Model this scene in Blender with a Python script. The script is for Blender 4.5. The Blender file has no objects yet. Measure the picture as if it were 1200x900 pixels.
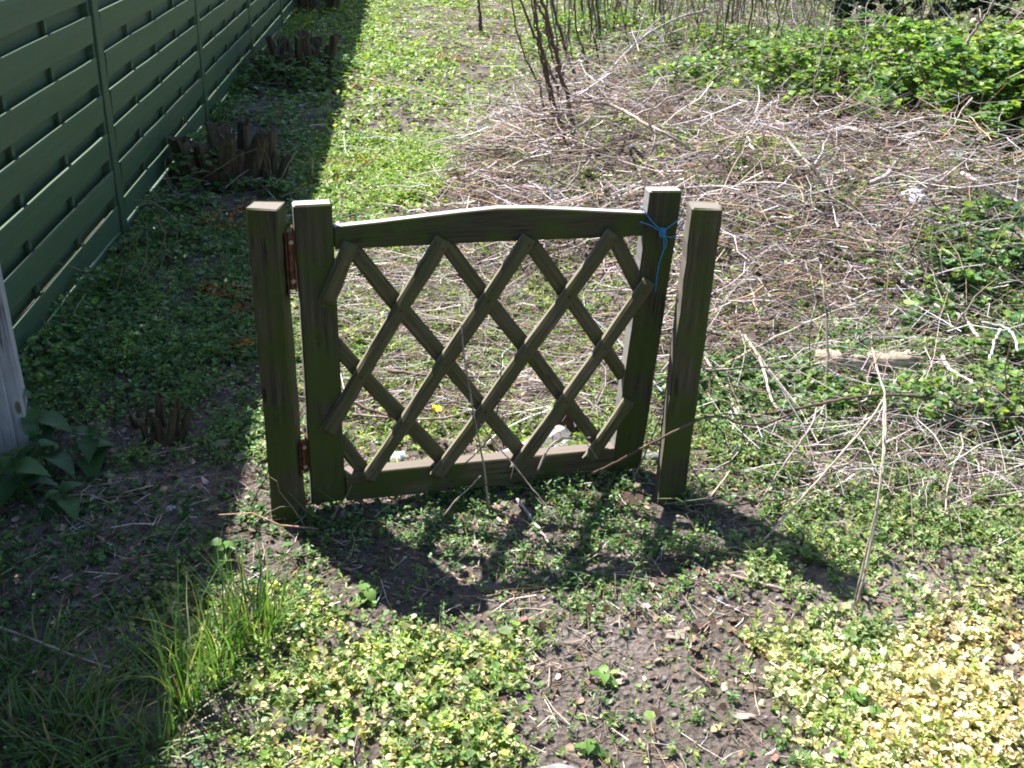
import bpy, bmesh, math, random
import numpy as np
from mathutils import Vector, Matrix

random.seed(7)
rng = np.random.default_rng(11)
SC = bpy.context.scene
C = SC.collection

# ------------------------------------------------------------------ camera
FPX, PITCH, ROLL, HC = 1210.0, math.radians(26.6), math.radians(2.16), 1.5
_F = np.array([0, math.cos(PITCH), -math.sin(PITCH)])
_U0 = np.array([0, math.sin(PITCH), math.cos(PITCH)])
_R0 = np.array([1.0, 0, 0])
_R = _R0 * math.cos(ROLL) + _U0 * math.sin(ROLL)
_U = -_R0 * math.sin(ROLL) + _U0 * math.cos(ROLL)
cam_d = bpy.data.cameras.new('camera')
cam = bpy.data.objects.new('camera', cam_d)
C.objects.link(cam)
cam.matrix_world = Matrix(((_R[0], _U[0], -_F[0], 0), (_R[1], _U[1], -_F[1], 0), (_R[2], _U[2], -_F[2], HC), (0, 0, 0, 1)))
cam_d.sensor_width = 36
cam_d.lens = FPX / 1200 * 36
cam_d.clip_start = 0.05
cam_d.clip_end = 500
SC.camera = cam

# ------------------------------------------------------------------ light
SUN_EL = math.radians(56.0)
SUN_AZ = math.atan2(-0.385, 0.383)          # towards the sun: (sin, cos) = (x, y)
world = bpy.data.worlds.new('World')
SC.world = world
world.use_nodes = True
wn = world.node_tree
bg = wn.nodes['Background']
sky = wn.nodes.new('ShaderNodeTexSky')
sky.sky_type = 'NISHITA'
sky.sun_disc = False
sky.sun_elevation = SUN_EL
sky.sun_rotation = SUN_AZ
sky.air_density = 1.0
wn.links.new(sky.outputs[0], bg.inputs[0])
bg.inputs[1].default_value = 0.078
sd = bpy.data.lights.new('sun', 'SUN')
sd.energy = 5.0
sd.angle = math.radians(0.55)
sd.color = (1.0, 0.95, 0.88)
sun = bpy.data.objects.new('sun', sd)
C.objects.link(sun)
_dir = Vector((math.sin(SUN_AZ) * math.cos(SUN_EL), math.cos(SUN_AZ) * math.cos(SUN_EL), math.sin(SUN_EL)))
sun.rotation_euler = _dir.to_track_quat('Z', 'Y').to_euler()
sun.location = _dir * 40
SC.view_settings.view_transform = 'Standard'
SC.view_settings.look = 'None'
SC.view_settings.exposure = 1.55
SC.view_settings.gamma = 1.0
SC.cycles.max_bounces = 6
SC.cycles.transparent_max_bounces = 4
SC.cycles.filter_width = 1.9


# ------------------------------------------------------------------ mapping helpers (where a sight line meets the ground)
def ray(x, y):
    return _F + _R * ((x - 600) / FPX) + _U * (-(y - 450) / FPX)


def G(x, y, z=0.0):
    d = ray(x, y)
    t = (z - HC) / d[2]
    return Vector((t * d[0], t * d[1], z))


def AY(x, y, Y):
    d = ray(x, y) / ray(x, y)[1]
    return Vector((d[0] * Y, Y, HC + d[2] * Y))


def pix(P):
    v = P - np.array([0, 0, HC])
    z = v @ _F
    z = np.where(np.abs(z) < 1e-6, 1e-6, z)
    return 600 + FPX * (v @ _R) / z, 450 - FPX * (v @ _U) / z


# ------------------------------------------------------------------ noise and terrain
_tab = np.random.default_rng(3).random((256, 256))


def vn(x, y, s=0):
    x = np.asarray(x, float) + 17.3 * s + 1000
    y = np.asarray(y, float) + 9.7 * s + 1000
    xi = np.floor(x).astype(int)
    yi = np.floor(y).astype(int)
    fx = x - xi
    fy = y - yi
    fx = fx * fx * (3 - 2 * fx)
    fy = fy * fy * (3 - 2 * fy)
    a = _tab[xi & 255, yi & 255]
    b = _tab[(xi + 1) & 255, yi & 255]
    c = _tab[xi & 255, (yi + 1) & 255]
    d = _tab[(xi + 1) & 255, (yi + 1) & 255]
    return (a * (1 - fx) + b * fx) * (1 - fy) + (c * (1 - fx) + d * fx) * fy


def fbm(x, y, s=0, o=4):
    r, a, t = 0, 1, 0
    for k in range(o):
        r = r + a * vn(x * 2 ** k, y * 2 ** k, s + k)
        t += a
        a *= .5
    return r / t


def gauss(x, y, cx, cy, rx, ry):
    return np.exp(-(((x - cx) / rx) ** 2 + ((y - cy) / ry) ** 2))


def terrain(x, y):
    x = np.asarray(x, float)
    y = np.asarray(y, float)
    h = 0.05 * (fbm(x * 1.3, y * 1.3, 1, 3) - .5) * np.clip((y - 1.2) / 4, .35, 1.6)
    h = h + 0.022 * (fbm(x * 9, y * 9, 5, 3) - .5)
    h = h + 0.016 * (fbm(x * 38, y * 38, 8, 3) - .5) + 0.014 * (.2 - np.abs(fbm(x * 15, y * 15, 12, 3) - .5) * 3)
    h = (h + .004) * (1 - .8 * np.maximum(gauss(x, y, -.5, 2.18, .3, .16), gauss(x, y, .35, 2.35, .3, .2)))
    h = h + 0.30 * gauss(x, y, 1.1, 5.0, 1.1, .9) + 0.16 * gauss(x, y, .25, 5.6, .6, .7) + 0.16 * gauss(x, y, 2.2, 4.4, .8, .8)
    h = h + 0.30 * gauss(x, y, 3.9, 7.6, 2.0, 1.3) + 0.18 * gauss(x, y, 3.0, 5.6, .7, .8)
    return h


def th(x, y):
    return float(terrain(x, y))


def inpoly(px, py, poly):
    c = np.zeros(np.shape(px), bool)
    n = len(poly)
    for i in range(n):
        x1, y1 = poly[i]
        x2, y2 = poly[(i + 1) % n]
        if y1 == y2:
            continue
        k = ((y1 > py) != (y2 > py)) & (px < (x2 - x1) * (py - y1) / (y2 - y1) + x1)
        c ^= k
    return c


# ------------------------------------------------------------------ materials
def new_mat(name):
    m = bpy.data.materials.new(name)
    m.use_nodes = True
    nt = m.node_tree
    return m, nt, nt.nodes['Principled BSDF'], nt.nodes['Material Output']


def nd(nt, typ, **kw):
    n = nt.nodes.new(typ)
    for k, v in kw.items():
        if k.startswith('i_'):
            n.inputs[int(k[2:])].default_value = v
        else:
            setattr(n, k, v)
    return n


def ramp(nt, pts):
    r = nt.nodes.new('ShaderNodeValToRGB')
    e = r.color_ramp.elements
    while len(e) < len(pts):
        e.new(.5)
    for i, (p, c) in enumerate(pts):
        e[i].position = p
        e[i].color = (*c, 1)
    return r


def mat_attr(name, rough=.5, trans=0.0, spec=.5, noise=.25, nscale=60, tcol=(1.25, 1.35, .55)):
    """surface coloured leaf by leaf / twig by twig through the point attribute 'col'"""
    m, nt, b, out = new_mat(name)
    L = nt.links
    a = nd(nt, 'ShaderNodeAttribute', attribute_name='col')
    tc = nd(nt, 'ShaderNodeTexCoord')
    no = nd(nt, 'ShaderNodeTexNoise')
    no.inputs['Scale'].default_value = nscale
    no.inputs['Detail'].default_value = 3
    L.new(tc.outputs['Object'], no.inputs['Vector'])
    mr = nd(nt, 'ShaderNodeMapRange')
    mr.inputs['To Min'].default_value = 1 - noise * 1.3
    mr.inputs['To Max'].default_value = 1 + noise * 1.3
    mr.inputs['From Min'].default_value = .25
    mr.inputs['From Max'].default_value = .75
    L.new(no.outputs['Fac'], mr.inputs['Value'])
    mx = nd(nt, 'ShaderNodeVectorMath', operation='SCALE')
    L.new(a.outputs['Color'], mx.inputs[0])
    L.new(mr.outputs[0], mx.inputs['Scale'])
    L.new(mx.outputs[0], b.inputs['Base Color'])
    b.inputs['Roughness'].default_value = rough
    b.inputs['Specular IOR Level'].default_value = spec
    if trans > 0:
        t = nd(nt, 'ShaderNodeBsdfTranslucent')
        tm = nd(nt, 'ShaderNodeVectorMath', operation='MULTIPLY')
        tm.inputs[1].default_value = tcol
        L.new(mx.outputs[0], tm.inputs[0])
        L.new(tm.outputs[0], t.inputs['Color'])
        ms = nd(nt, 'ShaderNodeMixShader')
        ms.inputs[0].default_value = trans
        L.new(b.outputs[0], ms.inputs[1])
        L.new(t.outputs[0], ms.inputs[2])
        L.new(ms.outputs[0], out.inputs['Surface'])
    return m


M_LEAF = mat_attr('leaf_green', .45, .42, .5, .25)
M_TWIG = mat_attr('dry_twig', .65, 0, .3, .3, 90)
M_DEAD = mat_attr('dead_leaf', .6, .2, .35, .3, 80, (1.1, 1, .8))
M_CLOD = mat_attr('soil_crumb', .9, 0, .2, .3, 70)


def wood(name, c1, c2, c3, grain=(3, 60, 60), top=None, rough=.8, bump=.5, dark=(.03, .022, .014), algae=0.0, algc=(.05, .075, .015), spec=.25, crack=True):
    """weathered wood: grain runs along the local x axis"""
    m, nt, b, out = new_mat(name)
    L = nt.links
    tc = nd(nt, 'ShaderNodeTexCoord')
    oi = nd(nt, 'ShaderNodeObjectInfo')
    mp = nd(nt, 'ShaderNodeMapping')
    mp.inputs['Scale'].default_value = grain
    add = nd(nt, 'ShaderNodeVectorMath', operation='ADD')
    L.new(tc.outputs['Object'], mp.inputs['Vector'])
    L.new(mp.outputs[0], add.inputs[0])
    sc = nd(nt, 'ShaderNodeMath', operation='MULTIPLY')
    sc.inputs[1].default_value = 57
    L.new(oi.outputs['Random'], sc.inputs[0])
    L.new(sc.outputs[0], add.inputs[1])
    n1 = nd(nt, 'ShaderNodeTexNoise')
    n1.inputs['Scale'].default_value = 1
    n1.inputs['Detail'].default_value = 6
    n1.inputs['Roughness'].default_value = .65
    n1.inputs['Distortion'].default_value = .4
    L.new(add.outputs[0], n1.inputs['Vector'])
    r = ramp(nt, [(.22, dark), (.36, c1), (.55, c2), (.75, c3)])
    L.new(n1.outputs['Fac'], r.inputs[0])
    n2 = nd(nt, 'ShaderNodeTexNoise')
    n2.inputs['Scale'].default_value = 9
    n2.inputs['Detail'].default_value = 5
    L.new(tc.outputs['Object'], n2.inputs['Vector'])
    mixa = nd(nt, 'ShaderNodeMix', data_type='RGBA')
    mr = nd(nt, 'ShaderNodeMapRange')
    mr.inputs['From Min'].default_value = .42
    mr.inputs['From Max'].default_value = .58
    mr.inputs['To Max'].default_value = algae
    L.new(n2.outputs['Fac'], mr.inputs['Value'])
    mpc = nd(nt, 'ShaderNodeMapping'); mpc.inputs['Scale'].default_value = (grain[0] * .7, grain[1] * 1.5, grain[2] * 1.5)
    L.new(tc.outputs['Object'], mpc.inputs['Vector'])
    adc = nd(nt, 'ShaderNodeVectorMath', operation='ADD'); L.new(mpc.outputs[0], adc.inputs[0]); L.new(sc.outputs[0], adc.inputs[1])
    nc = nd(nt, 'ShaderNodeTexNoise'); nc.inputs['Scale'].default_value = .55; nc.inputs['Detail'].default_value = 2
    L.new(adc.outputs[0], nc.inputs['Vector'])
    rc = ramp(nt, [(.475, (1, 1, 1)), (.498, (.22, .2, .18)), (.502, (.22, .2, .18)), (.525, (1, 1, 1))])
    L.new(nc.outputs['Fac'], rc.inputs[0])
    ng = nd(nt, 'ShaderNodeTexNoise'); ng.inputs['Scale'].default_value = 5; ng.inputs['Detail'].default_value = 3
    L.new(tc.outputs['Object'], ng.inputs['Vector'])
    rg_ = ramp(nt, [(.45, (1, 1, 1)), (.58, (0, 0, 0))]); L.new(ng.outputs['Fac'], rg_.inputs[0])
    cm = nd(nt, 'ShaderNodeMix', data_type='RGBA', blend_type='MIX'); L.new(rg_.outputs[0], cm.inputs['Factor'])
    cm.inputs['A'].default_value = (1, 1, 1, 1); L.new(rc.outputs[0], cm.inputs['B'])
    cmul = nd(nt, 'ShaderNodeVectorMath', operation='MULTIPLY'); L.new(r.outputs[0], cmul.inputs[0]); L.new(cm.outputs['Result'], cmul.inputs[1])
    mk = nd(nt, 'ShaderNodeMapping'); mk.inputs['Scale'].default_value = (5, 13, 13); L.new(tc.outputs['Object'], mk.inputs['Vector'])
    ak = nd(nt, 'ShaderNodeVectorMath', operation='ADD'); L.new(mk.outputs[0], ak.inputs[0]); L.new(sc.outputs[0], ak.inputs[1])
    vk = nd(nt, 'ShaderNodeTexVoronoi'); vk.inputs['Scale'].default_value = 1; L.new(ak.outputs[0], vk.inputs['Vector'])
    rk = ramp(nt, [(.0, (.3, .25, .2)), (.10, (.45, .38, .3)), (.13, (1.15, 1.1, 1)), (.2, (1, 1, 1))]); L.new(vk.outputs['Distance'], rk.inputs[0])
    kmul = nd(nt, 'ShaderNodeVectorMath', operation='MULTIPLY'); L.new(cmul.outputs[0], kmul.inputs[0]); L.new(rk.outputs[0], kmul.inputs[1])
    last = kmul.outputs[0] if crack else r.outputs[0]
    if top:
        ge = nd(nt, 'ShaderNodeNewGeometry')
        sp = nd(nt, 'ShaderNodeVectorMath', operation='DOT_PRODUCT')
        sp.inputs[1].default_value = (-.62, .25, .74)  # roughly towards the sun: sunlit look painted into these faces, along with bleaching
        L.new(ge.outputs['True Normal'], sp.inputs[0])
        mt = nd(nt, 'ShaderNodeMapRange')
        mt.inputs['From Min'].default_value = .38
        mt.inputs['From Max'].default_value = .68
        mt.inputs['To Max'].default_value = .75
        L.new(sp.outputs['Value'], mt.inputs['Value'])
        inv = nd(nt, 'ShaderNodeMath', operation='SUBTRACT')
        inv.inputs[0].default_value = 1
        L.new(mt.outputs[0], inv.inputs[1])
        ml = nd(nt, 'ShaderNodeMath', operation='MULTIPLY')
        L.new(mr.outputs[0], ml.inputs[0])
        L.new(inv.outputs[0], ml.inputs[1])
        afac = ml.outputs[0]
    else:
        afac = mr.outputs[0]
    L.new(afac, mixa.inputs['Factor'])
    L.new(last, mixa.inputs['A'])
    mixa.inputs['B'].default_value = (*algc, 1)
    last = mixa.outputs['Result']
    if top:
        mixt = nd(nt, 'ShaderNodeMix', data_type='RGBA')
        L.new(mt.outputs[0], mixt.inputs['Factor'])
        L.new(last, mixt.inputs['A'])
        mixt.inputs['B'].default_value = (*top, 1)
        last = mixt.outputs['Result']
    L.new(last, b.inputs['Base Color'])
    b.inputs['Roughness'].default_value = rough
    b.inputs['Specular IOR Level'].default_value = spec
    bp = nd(nt, 'ShaderNodeBump')
    bp.inputs['Strength'].default_value = bump
    bp.inputs['Distance'].default_value = .003
    L.new(n1.outputs['Fac'], bp.inputs['Height'])
    L.new(bp.outputs[0], b.inputs['Normal'])
    return m


M_GATE = wood('gate_wood', (.034, .029, .016), (.058, .050, .029), (.095, .084, .052), top=(.56, .54, .56), algae=.9, algc=(.043, .060, .010), dark=(.018, .013, .009))  # pale top colour paints in the sun glare on upper faces
M_GATEB = wood('lower_rail_wood', (.055, .042, .024), (.095, .075, .045), (.14, .115, .075), top=(.20, .165, .15), algae=.9, algc=(.043, .060, .010), dark=(.018, .013, .009))  # duller top colour paints in branch shade on the bottom rail
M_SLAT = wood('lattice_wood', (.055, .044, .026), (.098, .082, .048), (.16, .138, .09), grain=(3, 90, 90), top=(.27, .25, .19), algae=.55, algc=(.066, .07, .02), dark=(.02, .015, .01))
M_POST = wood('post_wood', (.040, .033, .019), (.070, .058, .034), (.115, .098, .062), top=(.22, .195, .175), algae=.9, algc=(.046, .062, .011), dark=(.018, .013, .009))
M_GREEN = wood('green_fence_paint', (.040, .088, .048), (.052, .106, .060), (.076, .136, .084), grain=(1.6, 34, 34), rough=.55, bump=.35, dark=(.026, .055, .03), algae=.6, algc=(.062, .10, .045), spec=.45, crack=False)
M_GREENP = wood('green_post_paint', (.036, .076, .04), (.046, .09, .05), (.066, .116, .068), grain=(1.6, 34, 34), rough=.55, bump=.35, dark=(.03, .06, .04), algae=.4, algc=(.045, .08, .04), spec=.45, crack=False)
M_GREY = wood('grey_weathered_wood', (.30, .30, .32), (.38, .385, .41), (.46, .46, .49), grain=(2, 30, 30), rough=.8, algae=.2, algc=(.14, .15, .12))
M_STUMP = wood('rotten_wood', (.055, .038, .027), (.105, .074, .05), (.21, .16, .115), grain=(5, 40, 40), rough=.85, bump=.9, dark=(.015, .009, .006), algae=.2)
M_TAN = wood('pale_cut_wood', (.30, .24, .18), (.42, .36, .28), (.52, .46, .38), grain=(4, 40, 40), rough=.75, algae=.1)
M_BARK = wood('bleached_bark', (.30, .26, .25), (.42, .38, .38), (.56, .52, .52), grain=(6, 60, 60), rough=.7, bump=.8, dark=(.12, .09, .08))
M_STICK = wood('dry_stick', (.20, .15, .12), (.34, .28, .25), (.46, .40, .38), grain=(14, 14, 14), rough=.6, bump=.3, dark=(.07, .05, .04))
M_STRAW = wood('straw_stem', (.34, .28, .20), (.50, .44, .36), (.62, .56, .48), grain=(14, 14, 14), rough=.5, bump=.2, dark=(.2, .15, .1))
M_BROWN = wood('brown_stem', (.07, .045, .032), (.12, .08, .058), (.19, .135, .105), grain=(14, 14, 14), rough=.6, bump=.3, dark=(.03, .02, .015))


def plain(name, c, rough=.6, spec=.4, noise=.2, sc=30, bump=.2, metal=0, c2=None, trans=0):
    m, nt, b, out = new_mat(name)
    L = nt.links
    tc = nd(nt, 'ShaderNodeTexCoord')
    no = nd(nt, 'ShaderNodeTexNoise')
    no.inputs['Scale'].default_value = sc
    no.inputs['Detail'].default_value = 5
    L.new(tc.outputs['Object'], no.inputs['Vector'])
    c2 = c2 or tuple(v * (1 + noise * 2) for v in c)
    r = ramp(nt, [(.3, tuple(v * (1 - noise) for v in c)), (.7, c2)])
    L.new(no.outputs['Fac'], r.inputs[0])
    L.new(r.outputs[0], b.inputs['Base Color'])
    b.inputs['Roughness'].default_value = rough
    b.inputs['Specular IOR Level'].default_value = spec
    b.inputs['Metallic'].default_value = metal
    bp = nd(nt, 'ShaderNodeBump')
    bp.inputs['Strength'].default_value = bump
    bp.inputs['Distance'].default_value = .004
    L.new(no.outputs['Fac'], bp.inputs['Height'])
    L.new(bp.outputs[0], b.inputs['Normal'])
    if trans:
        t = nd(nt, 'ShaderNodeBsdfTranslucent')
        L.new(r.outputs[0], t.inputs['Color'])
        ms = nd(nt, 'ShaderNodeMixShader')
        ms.inputs[0].default_value = trans
        L.new(b.outputs[0], ms.inputs[1])
        L.new(t.outputs[0], ms.inputs[2])
        L.new(ms.outputs[0], out.inputs['Surface'])
    return m


M_RUST = plain('rusty_iron', (.07, .026, .013), .8, .3, .4, 60, .5, .2, (.14, .055, .028))
M_BOLT = plain('dull_bolt', (.35, .30, .26), .5, .5, .3, 80, .2, .6)
M_STRING = plain('blue_twine', (.03, .20, .42), .5, .4, .3, 200, .2, 0, (.06, .34, .62))
M_YELLOW = plain('yellow_plastic', (.75, .60, .02), .35, .5, .15, 40, .2, 0, (.9, .75, .04), .25)
M_WHITEP = plain('white_plastic', (.62, .65, .70), .3, .5, .1, 40, .2, 0, (.8, .82, .88), .2)
M_STONE = plain('grey_stone', (.15, .15, .155), .85, .3, .3, 45, .8, 0, (.26, .26, .275))
M_BRICK = plain('brick_fragment', (.05, .030, .024), .9, .2, .3, 40, .5, 0, (.085, .05, .04))

# soil
M_SOIL, nt, b, out = new_mat('soil')
L = nt.links
tc = nd(nt, 'ShaderNodeTexCoord')
n1 = nd(nt, 'ShaderNodeTexNoise'); n1.inputs['Scale'].default_value = 1.6; n1.inputs['Detail'].default_value = 8; n1.inputs['Roughness'].default_value = .6
n2 = nd(nt, 'ShaderNodeTexNoise'); n2.inputs['Scale'].default_value = 60; n2.inputs['Detail'].default_value = 6; n2.inputs['Roughness'].default_value = .7
n3 = nd(nt, 'ShaderNodeTexVoronoi'); n3.inputs['Scale'].default_value = 75
for n in (n1, n2, n3):
    L.new(tc.outputs['Object'], n.inputs['Vector'])
r1 = ramp(nt, [(.3, (.078, .065, .058)), (.5, (.135, .117, .108)), (.7, (.215, .192, .182))])
r2 = ramp(nt, [(.3, (.45, .45, .45)), (.7, (1.4, 1.35, 1.3))])
L.new(n1.outputs['Fac'], r1.inputs[0]); L.new(n2.outputs['Fac'], r2.inputs[0])
mm = nd(nt, 'ShaderNodeVectorMath', operation='MULTIPLY')
L.new(r1.outputs[0], mm.inputs[0]); L.new(r2.outputs[0], mm.inputs[1])
L.new(mm.outputs[0], b.inputs['Base Color'])
b.inputs['Roughness'].default_value = .95
b.inputs['Specular IOR Level'].default_value = .15
bp = nd(nt, 'ShaderNodeBump'); bp.inputs['Strength'].default_value = .9; bp.inputs['Distance'].default_value = .012
ad = nd(nt, 'ShaderNodeMath', operation='ADD')
L.new(n2.outputs['Fac'], ad.inputs[0]); L.new(n3.outputs['Distance'], ad.inputs[1])
L.new(ad.outputs[0], bp.inputs['Height']); L.new(bp.outputs[0], b.inputs['Normal'])


# ------------------------------------------------------------------ object helpers
def tag(o, label=None, cat=None, group=None, kind=None):
    if label: o['label'] = label
    if cat: o['category'] = cat
    if group: o['group'] = group
    if kind: o['kind'] = kind
    return o


def empty(name, loc, rz=0.0):
    o = bpy.data.objects.new(name, None)
    o.empty_display_size = .1
    o.location = loc
    o.rotation_euler = (0, 0, rz)
    C.objects.link(o)
    return o


def link(name, me, mat, parent=None, smooth=False):
    if mat and not me.materials:
        me.materials.append(mat)
    if smooth:
        me.shade_smooth()
    o = bpy.data.objects.new(name, me)
    C.objects.link(o)
    if parent is not None:
        o.parent = parent
    return o


def np_mesh(name, V, faces, col=None):
    """faces: (n,4) or (n,3) array"""
    me = bpy.data.meshes.new(name)
    V = np.ascontiguousarray(V, np.float32)
    faces = np.ascontiguousarray(faces, np.int32)
    n, k = faces.shape
    me.vertices.add(len(V)); me.vertices.foreach_set('co', V.ravel())
    me.loops.add(n * k); me.loops.foreach_set('vertex_index', faces.ravel())
    me.polygons.add(n); me.polygons.foreach_set('loop_start', np.arange(0, n * k, k, dtype=np.int32))
    me.update(calc_edges=True)
    if col is not None:
        a = me.attributes.new('col', 'FLOAT_COLOR', 'POINT')
        c4 = np.ones((len(V), 4), np.float32); c4[:, :3] = col
        a.data.foreach_set('color', c4.ravel())
    return me


def bm_mesh(name, bm):
    me = bpy.data.meshes.new(name)
    bm.to_mesh(me)
    bm.free()
    return me


def bevel_box(name, sx, sy, sz, bev=.004, seg=1, cuts=0, wob=0.0, seed=0):
    """box with x as its long axis, from x=0 to sx, centred in y and z; cut along x and made slightly uneven"""
    bm = bmesh.new()
    bmesh.ops.create_cube(bm, size=1)
    for v in bm.verts:
        v.co = Vector(((v.co.x + .5) * sx, v.co.y * sy, v.co.z * sz))
    if bev:
        bmesh.ops.bevel(bm, geom=bm.edges[:] + bm.verts[:], offset=bev, segments=seg, affect='EDGES', profile=.6)
    for k in range(1, cuts):
        x = sx * k / cuts
        bmesh.ops.bisect_plane(bm, geom=bm.verts[:] + bm.edges[:] + bm.faces[:], plane_co=(x, 0, 0), plane_no=(1, 0, 0))
    if wob:
        rr = random.Random(seed)
        p = [rr.random() * 10 for _ in range(6)]
        for v in bm.verts:
            v.co.y += wob * (math.sin(v.co.x * 9 + p[0]) + .5 * math.sin(v.co.x * 23 + p[1] + v.co.z * 60)) + rr.uniform(-.4, .4) * wob
            v.co.z += wob * (math.sin(v.co.x * 8 + p[2]) + .5 * math.sin(v.co.x * 27 + p[3] + v.co.y * 60)) + rr.uniform(-.4, .4) * wob
    return bm_mesh(name, bm)


def cr(pts, n):
    """catmull-rom through points"""
    P = [np.array(p, float) for p in pts]
    P = [2 * P[0] - P[1]] + P + [2 * P[-1] - P[-2]]
    out = []
    for i in range(1, len(P) - 2):
        for k in range(n):
            t = k / n
            a, b, c, d = P[i - 1], P[i], P[i + 1], P[i + 2]
            out.append(.5 * ((2 * b) + (-a + c) * t + (2 * a - 5 * b + 4 * c - d) * t * t + (-a + 3 * b - 3 * c + d) * t ** 3))
    out.append(P[-2])
    return np.array(out)


def tube_mesh(name, pts, r0, r1, sides=6, n=5, jit=0.0, seed=0, cap=True, origin=None):
    Q = cr(pts, n)
    rr = np.random.default_rng(seed)
    if jit:
        Q[1:-1] += rr.normal(0, jit, Q[1:-1].shape)
    if origin is not None:
        Q = Q - np.array(origin)
    T = np.gradient(Q, axis=0)
    T /= np.linalg.norm(T, axis=1)[:, None] + 1e-9
    ref = np.array([.3, .2, 1.0]) if abs(T[0][2]) < .8 else np.array([1.0, .2, .1])
    A = np.cross(T, ref); A /= np.linalg.norm(A, axis=1)[:, None] + 1e-9
    B = np.cross(T, A)
    m = len(Q)
    rad = np.linspace(r0, r1, m) * (1 + rr.uniform(-.15, .15, m))
    V = []
    for k in range(sides):
        an = 2 * math.pi * k / sides
        V.append(Q + (A * math.cos(an) + B * math.sin(an)) * rad[:, None])
    V = np.stack(V, 1).reshape(-1, 3)
    Fc = []
    for i in range(m - 1):
        for k in range(sides):
            a = i * sides + k; b = i * sides + (k + 1) % sides
            Fc.append((a, b, b + sides, a + sides))
    me = bpy.data.meshes.new(name)
    faces = Fc + ([tuple(range(sides))[::-1], tuple((m - 1) * sides + k for k in range(sides))] if cap else [])
    me.from_pydata([tuple(v) for v in V], [], faces)
    me.update()
    me.shade_smooth()
    return me


# ------------------------------------------------------------------ massed plant geometry
LEAF6 = (np.array([(0, 0, 0), (.40, .28, .09), (.43, .66, .10), (0, 1, -.06), (-.43, .66, .10), (-.40, .28, .09)]), np.array([(0, 1, 2, 3), (0, 3, 4, 5)]))
LEAF4 = (np.array([(0, 0, 0), (.46, .5, .10), (0, 1, -.05), (-.46, .5, .10)]), np.array([(0, 1, 2), (0, 2, 3)]))
CURL = (np.array([(0, 0, .12), (.42, .25, .22), (.38, .7, .16), (.1, 1, .25), (-.36, .68, .28), (-.42, .3, .1)]), np.array([(0, 1, 2, 3), (0, 3, 4, 5)]))
CLOD = (np.array([(.5, 0, 0), (0, .45, .05), (-.5, .05, 0), (.05, -.5, 0), (.05, 0, .42), (0, 0, -.3)]), np.array([(0, 1, 4), (1, 2, 4), (2, 3, 4), (3, 0, 4), (1, 0, 5), (2, 1, 5), (3, 2, 5), (0, 3, 5)]))


def scatter(tmpl, P, size, yaw, pitch, roll, col, width=1.0):
    TV, TF = tmpl
    n = len(P)
    cy, sy, cp, sp = np.cos(yaw), np.sin(yaw), np.cos(pitch), np.sin(pitch)
    d = np.stack([cy * cp, sy * cp, sp], 1)
    s = np.stack([sy, -cy, 0 * cy], 1)
    nn = np.cross(s, d)
    cr_, sr_ = np.cos(roll)[:, None], np.sin(roll)[:, None]
    s2 = s * cr_ + nn * sr_
    n2 = -s * sr_ + nn * cr_
    size = np.broadcast_to(size, (n,))
    w = np.broadcast_to(width, (n,))
    V = P[:, None, :] + size[:, None, None] * (s2[:, None, :] * (TV[None, :, 0] * w[:, None])[:, :, None] + d[:, None, :] * TV[None, :, 1, None] + n2[:, None, :] * TV[None, :, 2, None])
    k = len(TV)
    Fc = (TF[None] + (np.arange(n) * k)[:, None, None]).reshape(-1, TF.shape[1])
    return V.reshape(-1, 3), Fc, np.repeat(col, k, 0)


def twigs(P, length, yaw, pitch, rad, col, bend=.25, K=4, sides=3, rg=rng):
    """many bent tapered twigs with K rings; P is one end"""
    n = len(P)
    d = np.stack([np.cos(yaw) * np.cos(pitch), np.sin(yaw) * np.cos(pitch), np.sin(pitch)], 1)
    side = np.stack([-np.sin(yaw), np.cos(yaw), 0 * yaw], 1)
    up = np.cross(d, side)
    b1 = rg.normal(0, bend, n); b2 = rg.normal(0, bend * .5, n)
    pts = []
    for k in range(K):
        t = k / (K - 1)
        kick = rg.normal(0, .025, (n, 2)) if 0 < k < K - 1 else np.zeros((n, 2))
        o = length[:, None] * (d * t + side * ((b1 * t * (1 - t)) + kick[:, 0])[:, None] + up * ((b2 * t * (1 - t)) + kick[:, 1])[:, None])
        pts.append(P + o)
    Q = np.stack(pts, 1)                                 # n,K,3
    V = []
    for s_ in range(sides):
        an = 2 * math.pi * s_ / sides
        off = side * math.cos(an) + up * math.sin(an)
        V.append(Q + off[:, None, :] * (rad[:, None] * np.linspace(1, .45, K)[None])[:, :, None])
    V = np.stack(V, 2)                                   # n,K,sides,3
    base = []
    for k in range(K - 1):
        for s_ in range(sides):
            a = k * sides + s_; b = k * sides + (s_ + 1) % sides
            base.append((a, b, b + sides, a + sides))
    base = np.array(base)
    Fc = (base[None] + (np.arange(n) * K * sides)[:, None, None]).reshape(-1, 4)
    return V.reshape(-1, 3), Fc, np.repeat(col, K * sides, 0)


def palette(n, cols, w=None, var=.22, rg=rng):
    cols = np.array(cols)
    w = np.array(w, float) / np.sum(w) if w is not None else None
    i = rg.choice(len(cols), n, p=w)
    c = cols[i] * (1 + rg.normal(0, var, (n, 1))) * (1 + rg.normal(0, .06, (n, 3)))
    return np.clip(c, .004, .9)


class Heap:
    def __init__(s): s.V, s.F, s.Cc, s.o = [], [], [], 0
    def add(s, r):
        V, F_, c = r
        if F_.shape[1] == 4:
            pass
        s.V.append(V); s.F.append(F_ + s.o); s.Cc.append(c); s.o += len(V)
    def build(s, name, mat, parent=None):
        me = np_mesh(name, np.concatenate(s.V), np.concatenate(s.F), np.concatenate(s.Cc))
        return link(name, me, mat, parent)


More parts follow.
